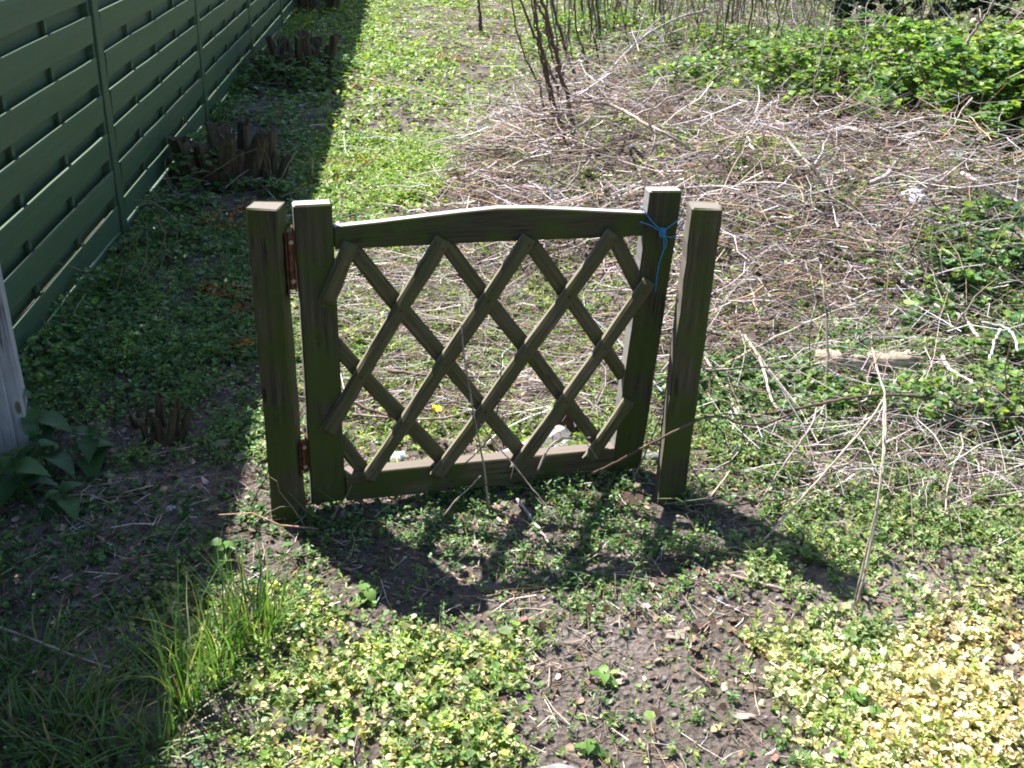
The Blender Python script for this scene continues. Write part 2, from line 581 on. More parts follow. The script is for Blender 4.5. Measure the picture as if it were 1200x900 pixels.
# ------------------------------------------------------------------ what grows where (areas of the ground, as seen on the plan)
HEAP = [(525, 240), (530, 190), (600, 150), (655, 95), (740, 90), (800, 165), (920, 145), (1010, 175), (1080, 230), (1200, 270), (1200, 330), (1110, 330), (1060, 390), (960, 395), (900, 430), (830, 450), (830, 560), (780, 560), (730, 420), (640, 350), (560, 320), (500, 270)]
BRAM = [(760, 60), (700, 20), (820, -60), (1500, -90), (1500, 330), (1180, 320), (1090, 250), (1060, 190), (900, 150), (790, 165)]
PATH = [(330, -60), (570, -60), (600, 90), (530, 180), (515, 260), (380, 280), (320, 200)]
LEFTC = [(-300, 440), (20, 430), (330, 60), (380, 60), (370, 260), (310, 330), (305, 530), (60, 560), (-300, 560)]
BARE_L = [(-300, 560), (60, 560), (300, 545), (340, 640), (330, 690), (215, 650), (190, 760), (60, 740), (-300, 760)]
GRASS_L = [(-300, 730), (60, 735), (190, 740), (225, 1000), (-300, 1000)]
YEL_L = [(225, 690), (330, 670), (420, 715), (600, 745), (620, 830), (640, 1000), (225, 1000)]
YEL_R = [(860, 760), (960, 740), (1010, 770), (1090, 700), (1200, 700), (1500, 700), (1500, 1000), (980, 1000), (900, 840)]
YEL_X = [(1020, 790), (1110, 730), (1500, 700), (1500, 1000), (1000, 1000)]
DIRT = [(610, 745), (720, 700), (880, 690), (960, 740), (870, 760), (890, 850), (980, 1000), (640, 1000), (625, 830)]
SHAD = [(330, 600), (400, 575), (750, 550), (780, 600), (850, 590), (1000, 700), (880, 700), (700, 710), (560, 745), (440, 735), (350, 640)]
RIGHTM = [(840, 450), (960, 395), (1060, 390), (1110, 330), (1500, 330), (1500, 700), (1090, 700), (1010, 650), (850, 580)]
BACKG = [(395, 262), (560, 320), (640, 350), (730, 420), (760, 550), (395, 580)]
LITTER_T = [(440, 15), (640, 0), (620, 60), (560, 110), (500, 60)]
SHRUBBASE = [(200, 240), (210, 160), (330, 160), (330, 250), (260, 260)]

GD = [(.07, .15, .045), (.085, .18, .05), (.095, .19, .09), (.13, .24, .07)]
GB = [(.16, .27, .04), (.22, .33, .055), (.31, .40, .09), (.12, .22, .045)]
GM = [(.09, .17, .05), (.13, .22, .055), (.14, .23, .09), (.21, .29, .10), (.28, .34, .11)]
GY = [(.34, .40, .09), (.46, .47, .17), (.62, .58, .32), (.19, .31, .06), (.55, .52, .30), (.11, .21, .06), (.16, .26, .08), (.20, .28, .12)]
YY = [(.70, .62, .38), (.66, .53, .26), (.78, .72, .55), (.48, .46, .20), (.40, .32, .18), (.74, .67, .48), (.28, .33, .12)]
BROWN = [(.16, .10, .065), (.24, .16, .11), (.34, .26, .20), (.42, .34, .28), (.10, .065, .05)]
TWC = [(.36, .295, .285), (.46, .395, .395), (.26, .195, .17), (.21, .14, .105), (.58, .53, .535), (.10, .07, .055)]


def area(x, y):
    """returns cover density, palette index, plant height factor, litter density for ground points"""
    P = np.stack([x, y, 0 * x], 1)
    px, py = pix(P)
    amp = np.clip(260 / np.maximum(y, 1), 20, 130) * .35
    px = px + (fbm(x * 3.1, y * 3.1, 2, 3) - .5) * amp * 3
    py = py + (fbm(x * 3.1, y * 3.1, 9, 3) - .5) * amp * 2
    n = len(x)
    px = px + rng.normal(0, 1, n) * amp * .22; py = py + rng.normal(0, 1, n) * amp * .16
    dens = np.full(n, .65); pal = np.full(n, 2); hf = np.full(n, 1.0); lit = np.full(n, .5); sz = np.full(n, 1.0)
    def put(poly, d, p, h, l, s=1.0):
        m = inpoly(px, py, poly)
        dens[m] = d; pal[m] = p; hf[m] = h; lit[m] = l; sz[m] = s
    put(PATH, 1.0, 1, 1.0, .25, 1.0)
    put(LITTER_T, .5, 1, .5, 1.0, .9)
    put(LEFTC, .74, 5, 1.1, .7, 1.0)
    put(SHRUBBASE, .10, 0, .5, .5)
    put(BARE_L, .32, 0, .55, 1.0, 1.0)
    put(GRASS_L, .55, 0, .8, .5, .8)
    put(BACKG, .40, 1, .6, 1.0, .85)
    put(RIGHTM, .75, 2, 1.1, .8, 1.1)
    put(BRAM, .8, 2, 1.6, .5, 1.4)
    put(HEAP, .11, 1, 1.0, .6, 1.0)
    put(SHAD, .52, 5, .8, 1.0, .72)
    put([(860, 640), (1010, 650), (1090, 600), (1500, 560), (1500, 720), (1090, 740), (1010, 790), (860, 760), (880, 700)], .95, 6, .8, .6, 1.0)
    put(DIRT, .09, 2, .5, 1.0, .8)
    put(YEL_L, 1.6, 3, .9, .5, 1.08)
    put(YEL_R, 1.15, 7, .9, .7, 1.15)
    put(YEL_X, 1.7, 4, .9, .5, 1.12)
    # patches
    p = fbm(x * 2.2, y * 2.2, 4, 3)
    q = fbm(x * 9, y * 9, 14, 2)
    dens = dens * np.clip((p - .22) * 4.2, .3, 1.25) * np.clip((q - .2) * 3.6, .25, 1.2)
    return dens, pal, hf, lit, sz


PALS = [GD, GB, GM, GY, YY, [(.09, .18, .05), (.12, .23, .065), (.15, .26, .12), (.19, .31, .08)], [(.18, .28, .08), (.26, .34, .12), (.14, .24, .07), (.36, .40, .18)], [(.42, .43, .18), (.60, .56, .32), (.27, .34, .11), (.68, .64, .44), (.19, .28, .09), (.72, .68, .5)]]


def free(x, y):
    """keeps plants and litter out of the wood of posts, stumps and gate"""
    ok = x > (-1.24 - .105 * y)
    for cx, cy in ((-.558, 2.205), (.433, 2.348)):
        ok &= ~((np.abs(x - cx) < .042) & (np.abs(y - cy) < .042))
        ok &= ~((np.abs(x - cx) < .06) & (y > cy - .17) & (y < cy) & (rng.random(len(x)) < .8))
    return ok


def sample(n, y0, y1, side=.56, xo=.75):
    """uniform samples over the wedge of ground in front of the viewer, with a margin"""
    y = rng.uniform(y0, y1, n * 2)
    w = xo + side * y
    keep = rng.random(len(y)) < w / (xo + side * y1)
    y = y[keep][:n]; w = w[keep][:n]
    x = rng.uniform(-1, 1, len(y)) * w
    k = free(x, y)
    return x[k], y[k]


# ------------------------------------------------------------------ THE GROUND
def axis(segs):
    a = [segs[0][0]]
    for s0, s1, st in segs:
        k = max(1, int(round((s1 - s0) / st)))
        a += list(np.linspace(s0, s1, k + 1)[1:])
    return np.array(a)


gx = axis([(-90, -10, 8), (-10, -3, .5), (-3, -1.4, .06), (-1.4, 1.5, .0125), (1.5, 3.5, .05), (3.5, 10, .4), (10, 90, 8)])
gy = axis([(-40, -2, 4), (-2, 1, .3), (1, 3.4, .0125), (3.4, 6, .035), (6, 12, .12), (12, 24, .6), (24, 140, 12)])
X, Y = np.meshgrid(gx, gy)
Z = terrain(X, Y)
V = np.stack([X.ravel(), Y.ravel(), Z.ravel()], 1)
nx, ny = len(gx), len(gy)
ii = (np.arange(ny - 1)[:, None] * nx + np.arange(nx - 1)[None]).ravel()
ground = link('ground', np_mesh('ground', V, np.stack([ii, ii + 1, ii + nx + 1, ii + nx], 1)), M_SOIL, smooth=True)
tag(ground, 'bare dark soil of the garden path beneath leaves and twigs', kind='structure')


# ------------------------------------------------------------------ THE GATE
YAW = math.atan2(.27, .89)
P0 = G(365, 592, .03)
_u = np.array([math.cos(YAW), math.sin(YAW), 0]); _n = np.array([-_u[1], _u[0], 0])
gate = empty('garden_gate', P0, YAW)
tag(gate, 'low weathered wooden gate with diagonal lattice and gently arched top rail', 'gate')


def gloc(me, a, b, y, name, mat, parent=gate, flip=0.0):
    """place a part whose local x axis runs from a=(s,z) to b=(s,z) in the gate's plane at depth y"""
    o = link(name, me, mat, parent)
    an = math.atan2(b[1] - a[1], b[0] - a[0])
    o.matrix_local = Matrix.Translation((a[0], y, a[1])) @ Matrix.Rotation(-an, 4, 'Y') @ Matrix.Rotation(flip, 4, 'X')
    return o


z0 = P0.z
GD_ = .04


def prism(name, outline, y0, y1, bev=.004, cuts=None):
    """outline in (s,z) as a bevelled board; grain along x is the object's own axis"""
    bm = bmesh.new()
    vs = [bm.verts.new((s, y0, z)) for s, z in outline]
    f = bm.faces.new(vs)
    r = bmesh.ops.extrude_face_region(bm, geom=[f])
    for v in r['geom']:
        if isinstance(v, bmesh.types.BMVert):
            v.co.y = y1
    bmesh.ops.recalc_face_normals(bm, faces=bm.faces)
    es = [e for e in bm.edges if e.calc_face_angle(0) > .6]
    bmesh.ops.bevel(bm, geom=es, offset=bev, segments=1, affect='EDGES')
    rr = random.Random(len(outline))
    for v in bm.verts:
        v.co.y += rr.uniform(-.0006, .0006)
    return bm_mesh(name, bm)


# hinge-side stile (upright) and latch-side stile which leans a little
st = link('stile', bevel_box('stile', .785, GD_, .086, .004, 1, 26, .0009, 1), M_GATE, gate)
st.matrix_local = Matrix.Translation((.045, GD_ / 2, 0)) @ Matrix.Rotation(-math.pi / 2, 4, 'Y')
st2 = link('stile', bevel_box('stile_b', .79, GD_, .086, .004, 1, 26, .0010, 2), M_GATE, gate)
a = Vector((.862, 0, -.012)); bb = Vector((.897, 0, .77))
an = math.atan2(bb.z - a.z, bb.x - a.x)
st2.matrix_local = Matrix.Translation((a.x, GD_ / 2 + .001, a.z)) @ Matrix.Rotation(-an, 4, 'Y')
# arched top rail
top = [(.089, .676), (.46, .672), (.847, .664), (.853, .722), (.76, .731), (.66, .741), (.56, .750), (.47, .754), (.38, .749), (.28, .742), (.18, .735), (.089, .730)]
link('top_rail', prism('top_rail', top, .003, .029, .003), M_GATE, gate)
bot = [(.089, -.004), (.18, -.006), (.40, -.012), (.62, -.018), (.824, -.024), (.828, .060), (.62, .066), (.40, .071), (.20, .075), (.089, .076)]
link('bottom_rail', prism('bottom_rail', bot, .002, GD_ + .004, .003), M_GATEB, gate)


def slat_mesh(name, Ln, w, d, seed):
    """lattice slat, half-round with chamfered ends, slightly uneven"""
    bm = bmesh.new()
    prof = [(-w / 2, 0), (-w / 2, d * .55), (-w * .32, d * .92), (0, d * 1.04), (w * .30, d * .94), (w / 2, d * .5), (w / 2, 0)]
    rr = random.Random(seed)
    nseg = max(3, int(Ln / .05))
    rings = []
    ph = rr.random() * 6
    for k in range(nseg + 1):
        t = k / nseg
        e = min(t * Ln, (1 - t) * Ln)
        sc = .45 if e < 1e-6 else 1
        wob = .0012 * math.sin(t * Ln * 14 + ph)
        rings.append([bm.verts.new((t * Ln, -z_ * (sc if z_ > 0 else 1) + rr.uniform(-.0009, .0009), y_ * (1 + .05 * math.sin(t * Ln * 9 + ph * 2)) + wob + rr.uniform(-.0010, .0010))) for y_, z_ in prof])
        if k == 0 or k == nseg - 1:
            # chamfer ring
            t2 = (.012 if k == 0 else Ln - .012)
            rings.append([bm.verts.new((t2, -z_, y_ + wob)) for y_, z_ in prof])
    rings.sort(key=lambda r: r[0].co.x)
    m = len(prof)
    for i in range(len(rings) - 1):
        for k in range(m):
            bm.faces.new((rings[i][k], rings[i][(k + 1) % m], rings[i + 1][(k + 1) % m], rings[i + 1][k]))
    bm.faces.new(rings[0][::-1]); bm.faces.new(rings[-1])
    bmesh.ops.recalc_face_normals(bm, faces=bm.faces)
    return bm_mesh(name, bm)


FR = [(.126, .722, .070, .600), (.338, .721, .056, .255), (.548, .712, .151, .105), (.763, .712, .332, .090), (.872, .578, .548, .082), (.845, .243, .753, .086)]
BK = [(.135, .694, .556, .106), (.352, .695, .775, .112), (.568, .68, .828, .312), (.772, .694, .862, .54), (.088, .453, .343, .109), (.085, .19, .140, .098)]
for k, (s1, z1, s2, z2) in enumerate(BK):
    a, b_ = (s1, z1 - z0), (s2, z2 - z0)
    Ln = math.hypot(b_[0] - a[0], b_[1] - a[1])
    ex = .022 / Ln
    a, b_ = (a[0] - (b_[0] - a[0]) * ex * .7, a[1] - (b_[1] - a[1]) * ex * .7), (b_[0] + (b_[0] - a[0]) * ex * .6, b_[1] + (b_[1] - a[1]) * ex * .6)
    Ln += .022 * 1.3
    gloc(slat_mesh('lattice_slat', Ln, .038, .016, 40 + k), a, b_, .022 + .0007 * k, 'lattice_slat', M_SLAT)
for k, (s1, z1, s2, z2) in enumerate(FR):
    a, b_ = (s1, z1 - z0), (s2, z2 - z0)
    Ln = math.hypot(b_[0] - a[0], b_[1] - a[1])
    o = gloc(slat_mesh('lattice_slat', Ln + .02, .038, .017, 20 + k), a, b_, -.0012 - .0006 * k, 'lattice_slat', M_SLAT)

# rusty hinges in the gap between post and stile
def cyl(bm, c, r, h, ax='Z', seg=12):
    m = Matrix.Translation(c) @ (Matrix.Identity(4) if ax == 'Z' else Matrix.Rotation(math.pi / 2, 4, ax))
    bmesh.ops.create_cone(bm, cap_ends=True, segments=seg, radius1=r, radius2=r, depth=h, matrix=m)


def bx(bm, c, s):
    r = bmesh.ops.create_cube(bm, size=1, matrix=Matrix.Translation(c) @ Matrix.Diagonal((*s, 1)))
    bmesh.ops.bevel(bm, geom=list({e for v in r['verts'] for e in v.link_edges}), offset=min(s) * .25, segments=1, affect='EDGES')


for zc, hh in ((.655, .15), (.145, .09)):
    bm = bmesh.new()
    bx(bm, (-.0025, .022, zc), (.004, .034, hh)); bx(bm, (-.0205, .012, zc - .01), (.004, .036, hh))
    cyl(bm, (-.0115, .005, zc), .0062, hh * .9)
    bx(bm, (-.0115, .012, zc + hh * .18), (.016, .006, .03)); bx(bm, (-.0115, .012, zc - hh * .25), (.016, .006, .03))
    h_ = link('hinge', bm_mesh('hinge', bm), M_RUST, gate)
    for q in (-.3, .32):
        bm = bmesh.new()
        cyl(bm, (-.009, -.004, zc + hh * q), .005, .006, 'X', 6)
        cyl(bm, (-.009, 0, zc + hh * q), .0028, .014, 'X', 8)
        link('bolt', bm_mesh('bolt', bm), M_BOLT, h_)
def seg_x(p, q):
    (x1, y1, x2, y2), (x3, y3, x4, y4) = p, q
    d = (x1 - x2) * (y3 - y4) - (y1 - y2) * (x3 - x4)
    t = ((x1 - x3) * (y3 - y4) - (y1 - y3) * (x3 - x4)) / d; u = -((x1 - x2) * (y1 - y3) - (y1 - y2) * (x1 - x3)) / d
    return (x1 + t * (x2 - x1), y1 + t * (y2 - y1)) if 0 < t < 1 and 0 < u < 1 else None


for p in FR:
    for q in BK:
        x_ = seg_x(p, q)
        if x_:
            bm = bmesh.new(); cyl(bm, (x_[0], -.0205, x_[1] - z0), .003, .003, 'X', 8)
            link('nail', bm_mesh('nail', bm), M_RUST, gate)
# nail heads where slats meet the rails
for s_, z_ in ((.14, .70), (.335, .70), (.545, .695), (.762, .695), (.155, .125), (.34, .105), (.555, .10), (.76, .10)):
    bm = bmesh.new(); cyl(bm, (s_, -.019, z_ - z0), .0028, .003, 'X', 8)
    link('nail', bm_mesh('nail', bm), M_RUST, gate)


def post_mesh(name, w, h, seed, chip=None):
    bm = bmesh.new()
    bmesh.ops.create_cube(bm, size=1)
    for v in bm.verts:
        v.co = Vector(((v.co.x + .5) * h, v.co.y * w, v.co.z * w))
    bmesh.ops.bevel(bm, geom=bm.edges[:], offset=.0035, segments=1, affect='EDGES')
    for k in range(1, 22):
        bmesh.ops.bisect_plane(bm, geom=bm.verts[:] + bm.edges[:] + bm.faces[:], plane_co=(h * k / 22, 0, 0), plane_no=(1, 0, 0))
    rr = random.Random(seed)
    for v in bm.verts:
        v.co.y += rr.uniform(-.0013, .0013) + .0015 * math.sin(v.co.x * 7 + seed)
        v.co.z += rr.uniform(-.0013, .0013) + .0012 * math.sin(v.co.x * 5 + seed * 2)
        if v.co.x > h - .002:
            v.co.x += rr.uniform(-.0015, .0015) - (.006 if v.co.y > 0 else 0)
    return bm_mesh(name, bm)


for i, (cx, cy, hgt, lab) in enumerate(((-.558, 2.205, .817, 'square wooden hinge post standing left of the lattice gate'), (.433, 2.348, .812, 'square wooden latch post standing right of the lattice gate'))):
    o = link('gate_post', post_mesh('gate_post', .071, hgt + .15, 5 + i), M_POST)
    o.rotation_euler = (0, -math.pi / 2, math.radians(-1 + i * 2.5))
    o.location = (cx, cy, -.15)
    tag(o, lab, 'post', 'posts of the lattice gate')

# blue twine tying the latch stile to its post
def on_gate(px, py, off=-.006):
    d = ray(px, py); o = np.array([0, 0, HC])
    t = ((np.array(P0) - o) @ _n + off) / (d @ _n)
    return Vector(o + t * d)


tw = empty('blue_twine', on_gate(776, 272, -.01))
tag(tw, 'thin blue twine knotted round the right stile of the lattice gate', 'twine')
tl = tw.location
strands = [[on_gate(751, 243, .03), on_gate(753, 244, -.004), on_gate(762, 257, -.006), on_gate(775, 271, -.009)],
           [on_gate(750, 260, -.004), on_gate(762, 264, -.006), on_gate(775, 272, -.009)],
           [on_gate(775, 272, -.009), on_gate(788, 263, -.007), on_gate(797, 255, -.006), on_gate(800, 246, -.006), on_gate(803, 244, .02), on_gate(812, 250, .05)],
           [on_gate(775, 274, -.009), on_gate(785, 278, -.007), on_gate(793, 275, -.006), on_gate(799, 264, -.005), on_gate(808, 258, .03)],
           [on_gate(777, 274, -.01), on_gate(778, 290, -.006), on_gate(773, 307, -.006), on_gate(770, 322, -.005), on_gate(768, 342, -.006)],
           [on_gate(777, 274, -.01), on_gate(781, 283, -.008), on_gate(779, 292, -.007)]]
for k, s_ in enumerate(strands):
    link('strand', tube_mesh('strand', [p - tl for p in s_], .0016, .0014, 6, 6, 0, k), M_STRING, tw)
kn = []
for k in range(26):
    an = k * 1.9
    kn.append(Vector((.008 * math.cos(an), -.004 + .004 * math.sin(k * 1.3), .011 * math.sin(an * .83))))
link('knot', tube_mesh('knot', kn, .0018, .0018, 6, 3, 0, 3), M_STRING, tw)


# ------------------------------------------------------------------ THE FENCE
FYAW = math.atan2(1, -.105)
fence = empty('green_fence', (-1.28 - .105 * 4.25, 4.25, 0), FYAW)
tag(fence, 'tall dark green painted timber fence of overlapping horizontal slats along the left', 'fence')
SP = 2.062
fpost = post_mesh('fence_post', .075, 2.1, 3)
slat_f = bevel_box('slat_front', SP - .13, .013, .102, .0035, 2, 8, .0007, 4)
slat_b = bevel_box('slat_back', SP - .13, .012, .128, .002, 1, 8, .0007, 9)
kick = bevel_box('gravel_board', SP - .09, .028, .064, .003, 1, 8, .001, 12)
batm = bevel_box('batten', 1.80, .014, .026, .002, 1)
def frame_mesh(name, xa, xb, za, zb, w, d):
    bm = bmesh.new()
    o_ = [(xa, za), (xb, za), (xb, zb), (xa, zb)]; i_ = [(xa + w, za + .018), (xb - w, za + .018), (xb - w, zb - w), (xa + w, zb - w)]
    ring = [[[bm.verts.new((x, y, z)) for x, z in q] for q in (o_, i_)] for y in (-d / 2, d / 2)]
    for k in range(4):
        j = (k + 1) % 4
        (fo, fi), (bo, bi) = ring
        bm.faces.new((fo[k], fo[j], fi[j], fi[k])); bm.faces.new((bo[j], bo[k], bi[k], bi[j]))
        bm.faces.new((fo[j], fo[k], bo[k], bo[j])); bm.faces.new((fi[k], fi[j], bi[j], bi[k]))
    bmesh.ops.recalc_face_normals(bm, faces=bm.faces)
    bmesh.ops.bevel(bm, geom=bm.edges[:], offset=.002, segments=1, affect='EDGES')
    return bm_mesh(name, bm)


for k in range(-2, 9):
    x0 = k * SP
    o = link('post', fpost, M_GREENP, fence)
    o.rotation_euler = (0, -math.pi / 2, 0); o.location = (x0, 0, -.22)
    if k == 8:
        break
    # frame of a panel: two upright side battens
    pf = link('fence_panel', frame_mesh('panel_frame', .041, SP - .041, .03, 1.84, .022, .052), M_GREENP, fence)
    pf.location = (x0, 0, 0)
    for j in range(12):
        zc = .118 + j * .152
        rr = random.Random(k * 50 + j)
        if zc < 1.84:
            s_ = link('slat', slat_f, M_GREEN, pf); s_.location = (.065, -.027 + rr.uniform(-.002, .002), zc + rr.uniform(-.003, .003)); s_.rotation_euler = (math.radians(3 + rr.uniform(-1, 1)), rr.uniform(-.0022, .0022), 0)
        if zc + .076 < 1.84:
            s_ = link('slat', slat_b, M_GREEN, pf); s_.location = (.065, .014 + rr.uniform(-.002, .002), zc + .078 + rr.uniform(-.002, .002)); s_.rotation_euler = (math.radians(-2), rr.uniform(-.002, .002), 0)
    s_ = link('gravel_board', kick, M_GREEN, pf); s_.location = (.045, -.014, .018); s_.rotation_euler = (0, random.Random(k).uniform(-.003, .003), 0)
    for q in (.25, .5, .75):
        b_ = link('batten', batm, M_GREENP, pf); b_.rotation_euler = (0, -math.pi / 2, 0); b_.location = (.05 + (SP - .1) * q, -.007, .03)

# grey board post at the left edge
o = link('grey_post', bevel_box('grey_post', 1.35, .09, .16, .006, 1, 12, .001, 4), M_GREY)
o.rotation_euler = (0, -math.pi / 2, math.radians(20)); o.location = (-1.412, 2.47, -.1)
tag(o, 'pale grey weathered board post at the left edge above the nettles', 'post')
bm = bmesh.new(); bx(bm, (.62, -.051, -.02), (1.3, .012, .05))
link('cover_strip', bm_mesh('cover_strip', bm), M_GREY, o)


# ------------------------------------------------------------------ GROUND COVER
def cover(name, label, n, y0, y1, tm, lsize, K, H, stems=False, side=.56):
    x, y = sample(n, y0, y1, side)
    dens, pal, hf, lit, sz = area(x, y)
    k = rng.random(len(x)) < dens / 1.6
    x, y, pal, hf, sz = x[k], y[k], pal[k], hf[k], sz[k]
    m = len(x)
    z = terrain(x, y)
    h = H * hf * rng.uniform(.15, 1.0, m) * (.6 + .9 * fbm(x * 3, y * 3, 20, 2))
    ly = rng.uniform(0, 2 * np.pi, m)
    lean = np.stack([np.cos(ly), np.sin(ly), 0 * ly], 1) * (h * rng.uniform(.1, .9, m))[:, None]
    B = np.stack([x, y, z - .004], 1)
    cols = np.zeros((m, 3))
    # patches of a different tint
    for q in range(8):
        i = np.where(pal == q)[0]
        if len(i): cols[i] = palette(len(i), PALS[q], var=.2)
    Pl, Sz, Yw, Pt, Cl = [], [], [], [], []
    for j in range(K):
        t = min(1, (j // 2 + 1) / (K / 2))
        Pl.append(B + lean * t + np.array([0, 0, 1]) * (h * t)[:, None])
        Sz.append(lsize * sz * (.42 + 1.2 * rng.random(m) ** 1.6) * (1.1 - .3 * t))
        Yw.append(ly + (j % 2) * np.pi + (j // 2) * 1.6 + rng.normal(0, .4, m))
        Pt.append(rng.normal(.18, .35, m))
        Cl.append(cols * (1 + rng.normal(0, .1, (m, 1))))
    P = np.concatenate(Pl)
    hp = Heap()
    nn = len(P)
    hp.add(scatter(tm, P, np.concatenate(Sz), np.concatenate(Yw), np.concatenate(Pt), rng.normal(0, .35, nn), np.clip(np.concatenate(Cl), .01, .9), rng.uniform(.42, 1.15, nn)))
    o = hp.build(name, M_LEAF)
    tag(o, label, 'ground cover', kind='stuff')
    if stems:
        hs = Heap()
        L_ = np.sqrt((lean ** 2).sum(1) + h * h)
        hs.add(twigs(B, L_ * 1.05, ly, np.arctan2(h, np.sqrt((lean ** 2).sum(1)) + 1e-5), np.full(m, .0009), cols * .9 + .02, .2, 2, 3))
        o2 = hs.build('weed_stems', M_LEAF)
        tag(o2, 'thin green stems of the small weeds on the near ground', 'weeds', kind='stuff')
    return o


cover('near_weeds', 'small round leaved weeds covering the near ground around the gate', 112000, 1.05, 3.2, LEAF6, .0132, 5, .042, True)
cover('middle_weeds', 'low green weeds on the ground behind the lattice gate', 125000, 3.2, 6.2, LEAF4, .0195, 6, .05)
cover('far_weeds', 'bright green ground cover along the far path', 125000, 6.2, 17, LEAF4, .038, 4, .09)

# a few bigger leaves over the small ones (ivy, dandelion seedlings)
# a second kind of weed: whorls of narrow leaves on upright stems
x, y = sample(42000, 1.05, 5.5)
dens, pal, hf, lit, sz = area(x, y)
k = rng.random(len(x)) < dens * .5 * np.clip((fbm(x * 2.4, y * 2.4, 77, 2) - .35) * 6, 0, 1)
x, y, pal, hf = x[k], y[k], pal[k], hf[k]; m = len(x)
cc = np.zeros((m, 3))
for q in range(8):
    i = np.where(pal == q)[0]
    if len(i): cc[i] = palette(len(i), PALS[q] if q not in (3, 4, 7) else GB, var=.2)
hh = .06 * hf * rng.uniform(.25, 1, m)
B = np.stack([x, y, terrain(x, y)], 1); la = rng.uniform(0, 6.28, m); lp = rng.normal(1.2, .25, m)
dv = np.stack([np.cos(la) * np.cos(lp), np.sin(la) * np.cos(lp), np.sin(lp)], 1) * hh[:, None]
hp = Heap()
for t in (.5, 1.0):
    for q in range(4):
        hp.add(scatter(LEAF4, B + dv * t, rng.uniform(.010, .022, m) * np.where(y > 3, 1.3, 1), la + q * 1.57 + t, rng.normal(.35, .25, m), rng.normal(0, .3, m), np.clip(cc, .01, .9), rng.uniform(.28, .4, m)))
o = hp.build('narrow_leaved_weeds', M_LEAF); tag(o, 'upright narrow leaved weeds growing in patches among the round leaves', 'weeds', kind='stuff')
x, y = sample(9000, 1.1, 7.0)
kk = (y > 3) | (rng.random(len(y)) < .15); x, y = x[kk], y[kk]
dens, pal, hf, lit, sz = area(x, y)
k = rng.random(len(x)) < dens * .35
x, y, pal = x[k], y[k], pal[k]
hp = Heap(); m = len(x)
cc = np.zeros((m, 3))
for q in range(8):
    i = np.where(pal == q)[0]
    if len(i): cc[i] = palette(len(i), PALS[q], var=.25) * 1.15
hp.add(scatter(LEAF6, np.stack([x, y, terrain(x, y) + rng.uniform(.01, .05, m)], 1), rng.uniform(.02, .036, m), rng.uniform(0, 6.28, m), rng.normal(.1, .3, m), rng.normal(0, .3, m), np.clip(cc, .01, .9), rng.uniform(.9, 1.25, m)))
o = hp.build('broad_leaves', M_LEAF); tag(o, 'scattered broader leaves among the small weeds', 'ground cover', kind='stuff')

# runners: thin trailing stems that tie the leaves together
x, y = sample(15000, 1.05, 5.0)
dens, pal, hf, lit, sz = area(x, y)
k = rng.random(len(x)) < dens * .8
x, y, pal = x[k], y[k], pal[k]; m = len(x)
cc = palette(m, [(.20, .26, .08), (.28, .24, .12), (.34, .28, .18), (.14, .2, .06)])
hp = Heap(); hp.add(twigs(np.stack([x, y, terrain(x, y) + rng.uniform(.004, .03, m)], 1), .03 + .13 * rng.random(m) ** 1.5, rng.uniform(0, 6.28, m), rng.normal(.05, .25, m), rng.uniform(.0006, .0012, m), cc, .5, 4, 3))
o = hp.build('runner_stems', M_LEAF); tag(o, 'thin trailing green and straw stems among the small weeds', 'weeds', kind='stuff')

# dead leaves and wood crumbs
hp = Heap()
for n, y0, y1, s0, s1 in ((16000, 1.05, 3.3, .008, .03), (16000, 3.3, 7, .012, .045), (9000, 7, 15, .03, .07)):
    x, y = sample(n, y0, y1)
    dens, pal, hf, lit, sz = area(x, y)
    k = rng.random(len(x)) < lit * np.clip(1.5 * fbm(x * 4, y * 4, 31, 2), .2, 1)
    x, y = x[k], y[k]; m = len(x)
    hp.add(scatter(CURL, np.stack([x, y, terrain(x, y) + rng.uniform(-.002, .008, m)], 1), s0 + (s1 - s0) * rng.random(m) ** 2.2, rng.uniform(0, 6.28, m), rng.normal(0, .35, m), rng.normal(0, .5, m), palette(m, BROWN, [3, 3, 2, 1.2, 2]), rng.uniform(.4, 1.1, m)))
o = hp.build('leaf_litter', M_DEAD); tag(o, 'brown dead leaves and bark bits littering the soil', 'litter', kind='stuff')
# rusty orange patches of dead moss and needles
hp = Heap()
for px, py, r_ in ((405, 105, .22), (395, 200, .16), (375, 215, .1), (270, 268, .13), (268, 350, .07), (290, 372, .05), (245, 350, .05), (440, 195, .12), (330, 262, .1), (520, 75, .2), (408, 318, .06), (300, 250, .08), (285, 415, .03)):
    c = G(px, py); m = int(90 + 900 * r_)
    a_ = rng.uniform(0, 6.28, m); rr_ = r_ * np.sqrt(rng.random(m))
    x = c.x + rr_ * np.cos(a_) * 1.2; y = c.y + rr_ * np.sin(a_)
    hp.add(scatter(CURL, np.stack([x, y, terrain(x, y) + rng.uniform(.0, .03, m)], 1), rng.uniform(.012, .03, m), rng.uniform(0, 6.28, m), rng.normal(.3, .4, m), rng.normal(0, .5, m), palette(m, [(.30, .10, .02), (.42, .17, .04), (.20, .08, .03), (.38, .24, .05)]), rng.uniform(.25, .7, m)))
o = hp.build('orange_dead_needles', M_DEAD); tag(o, 'orange brown patches of dead needles among the green path weeds', 'litter', kind='stuff')

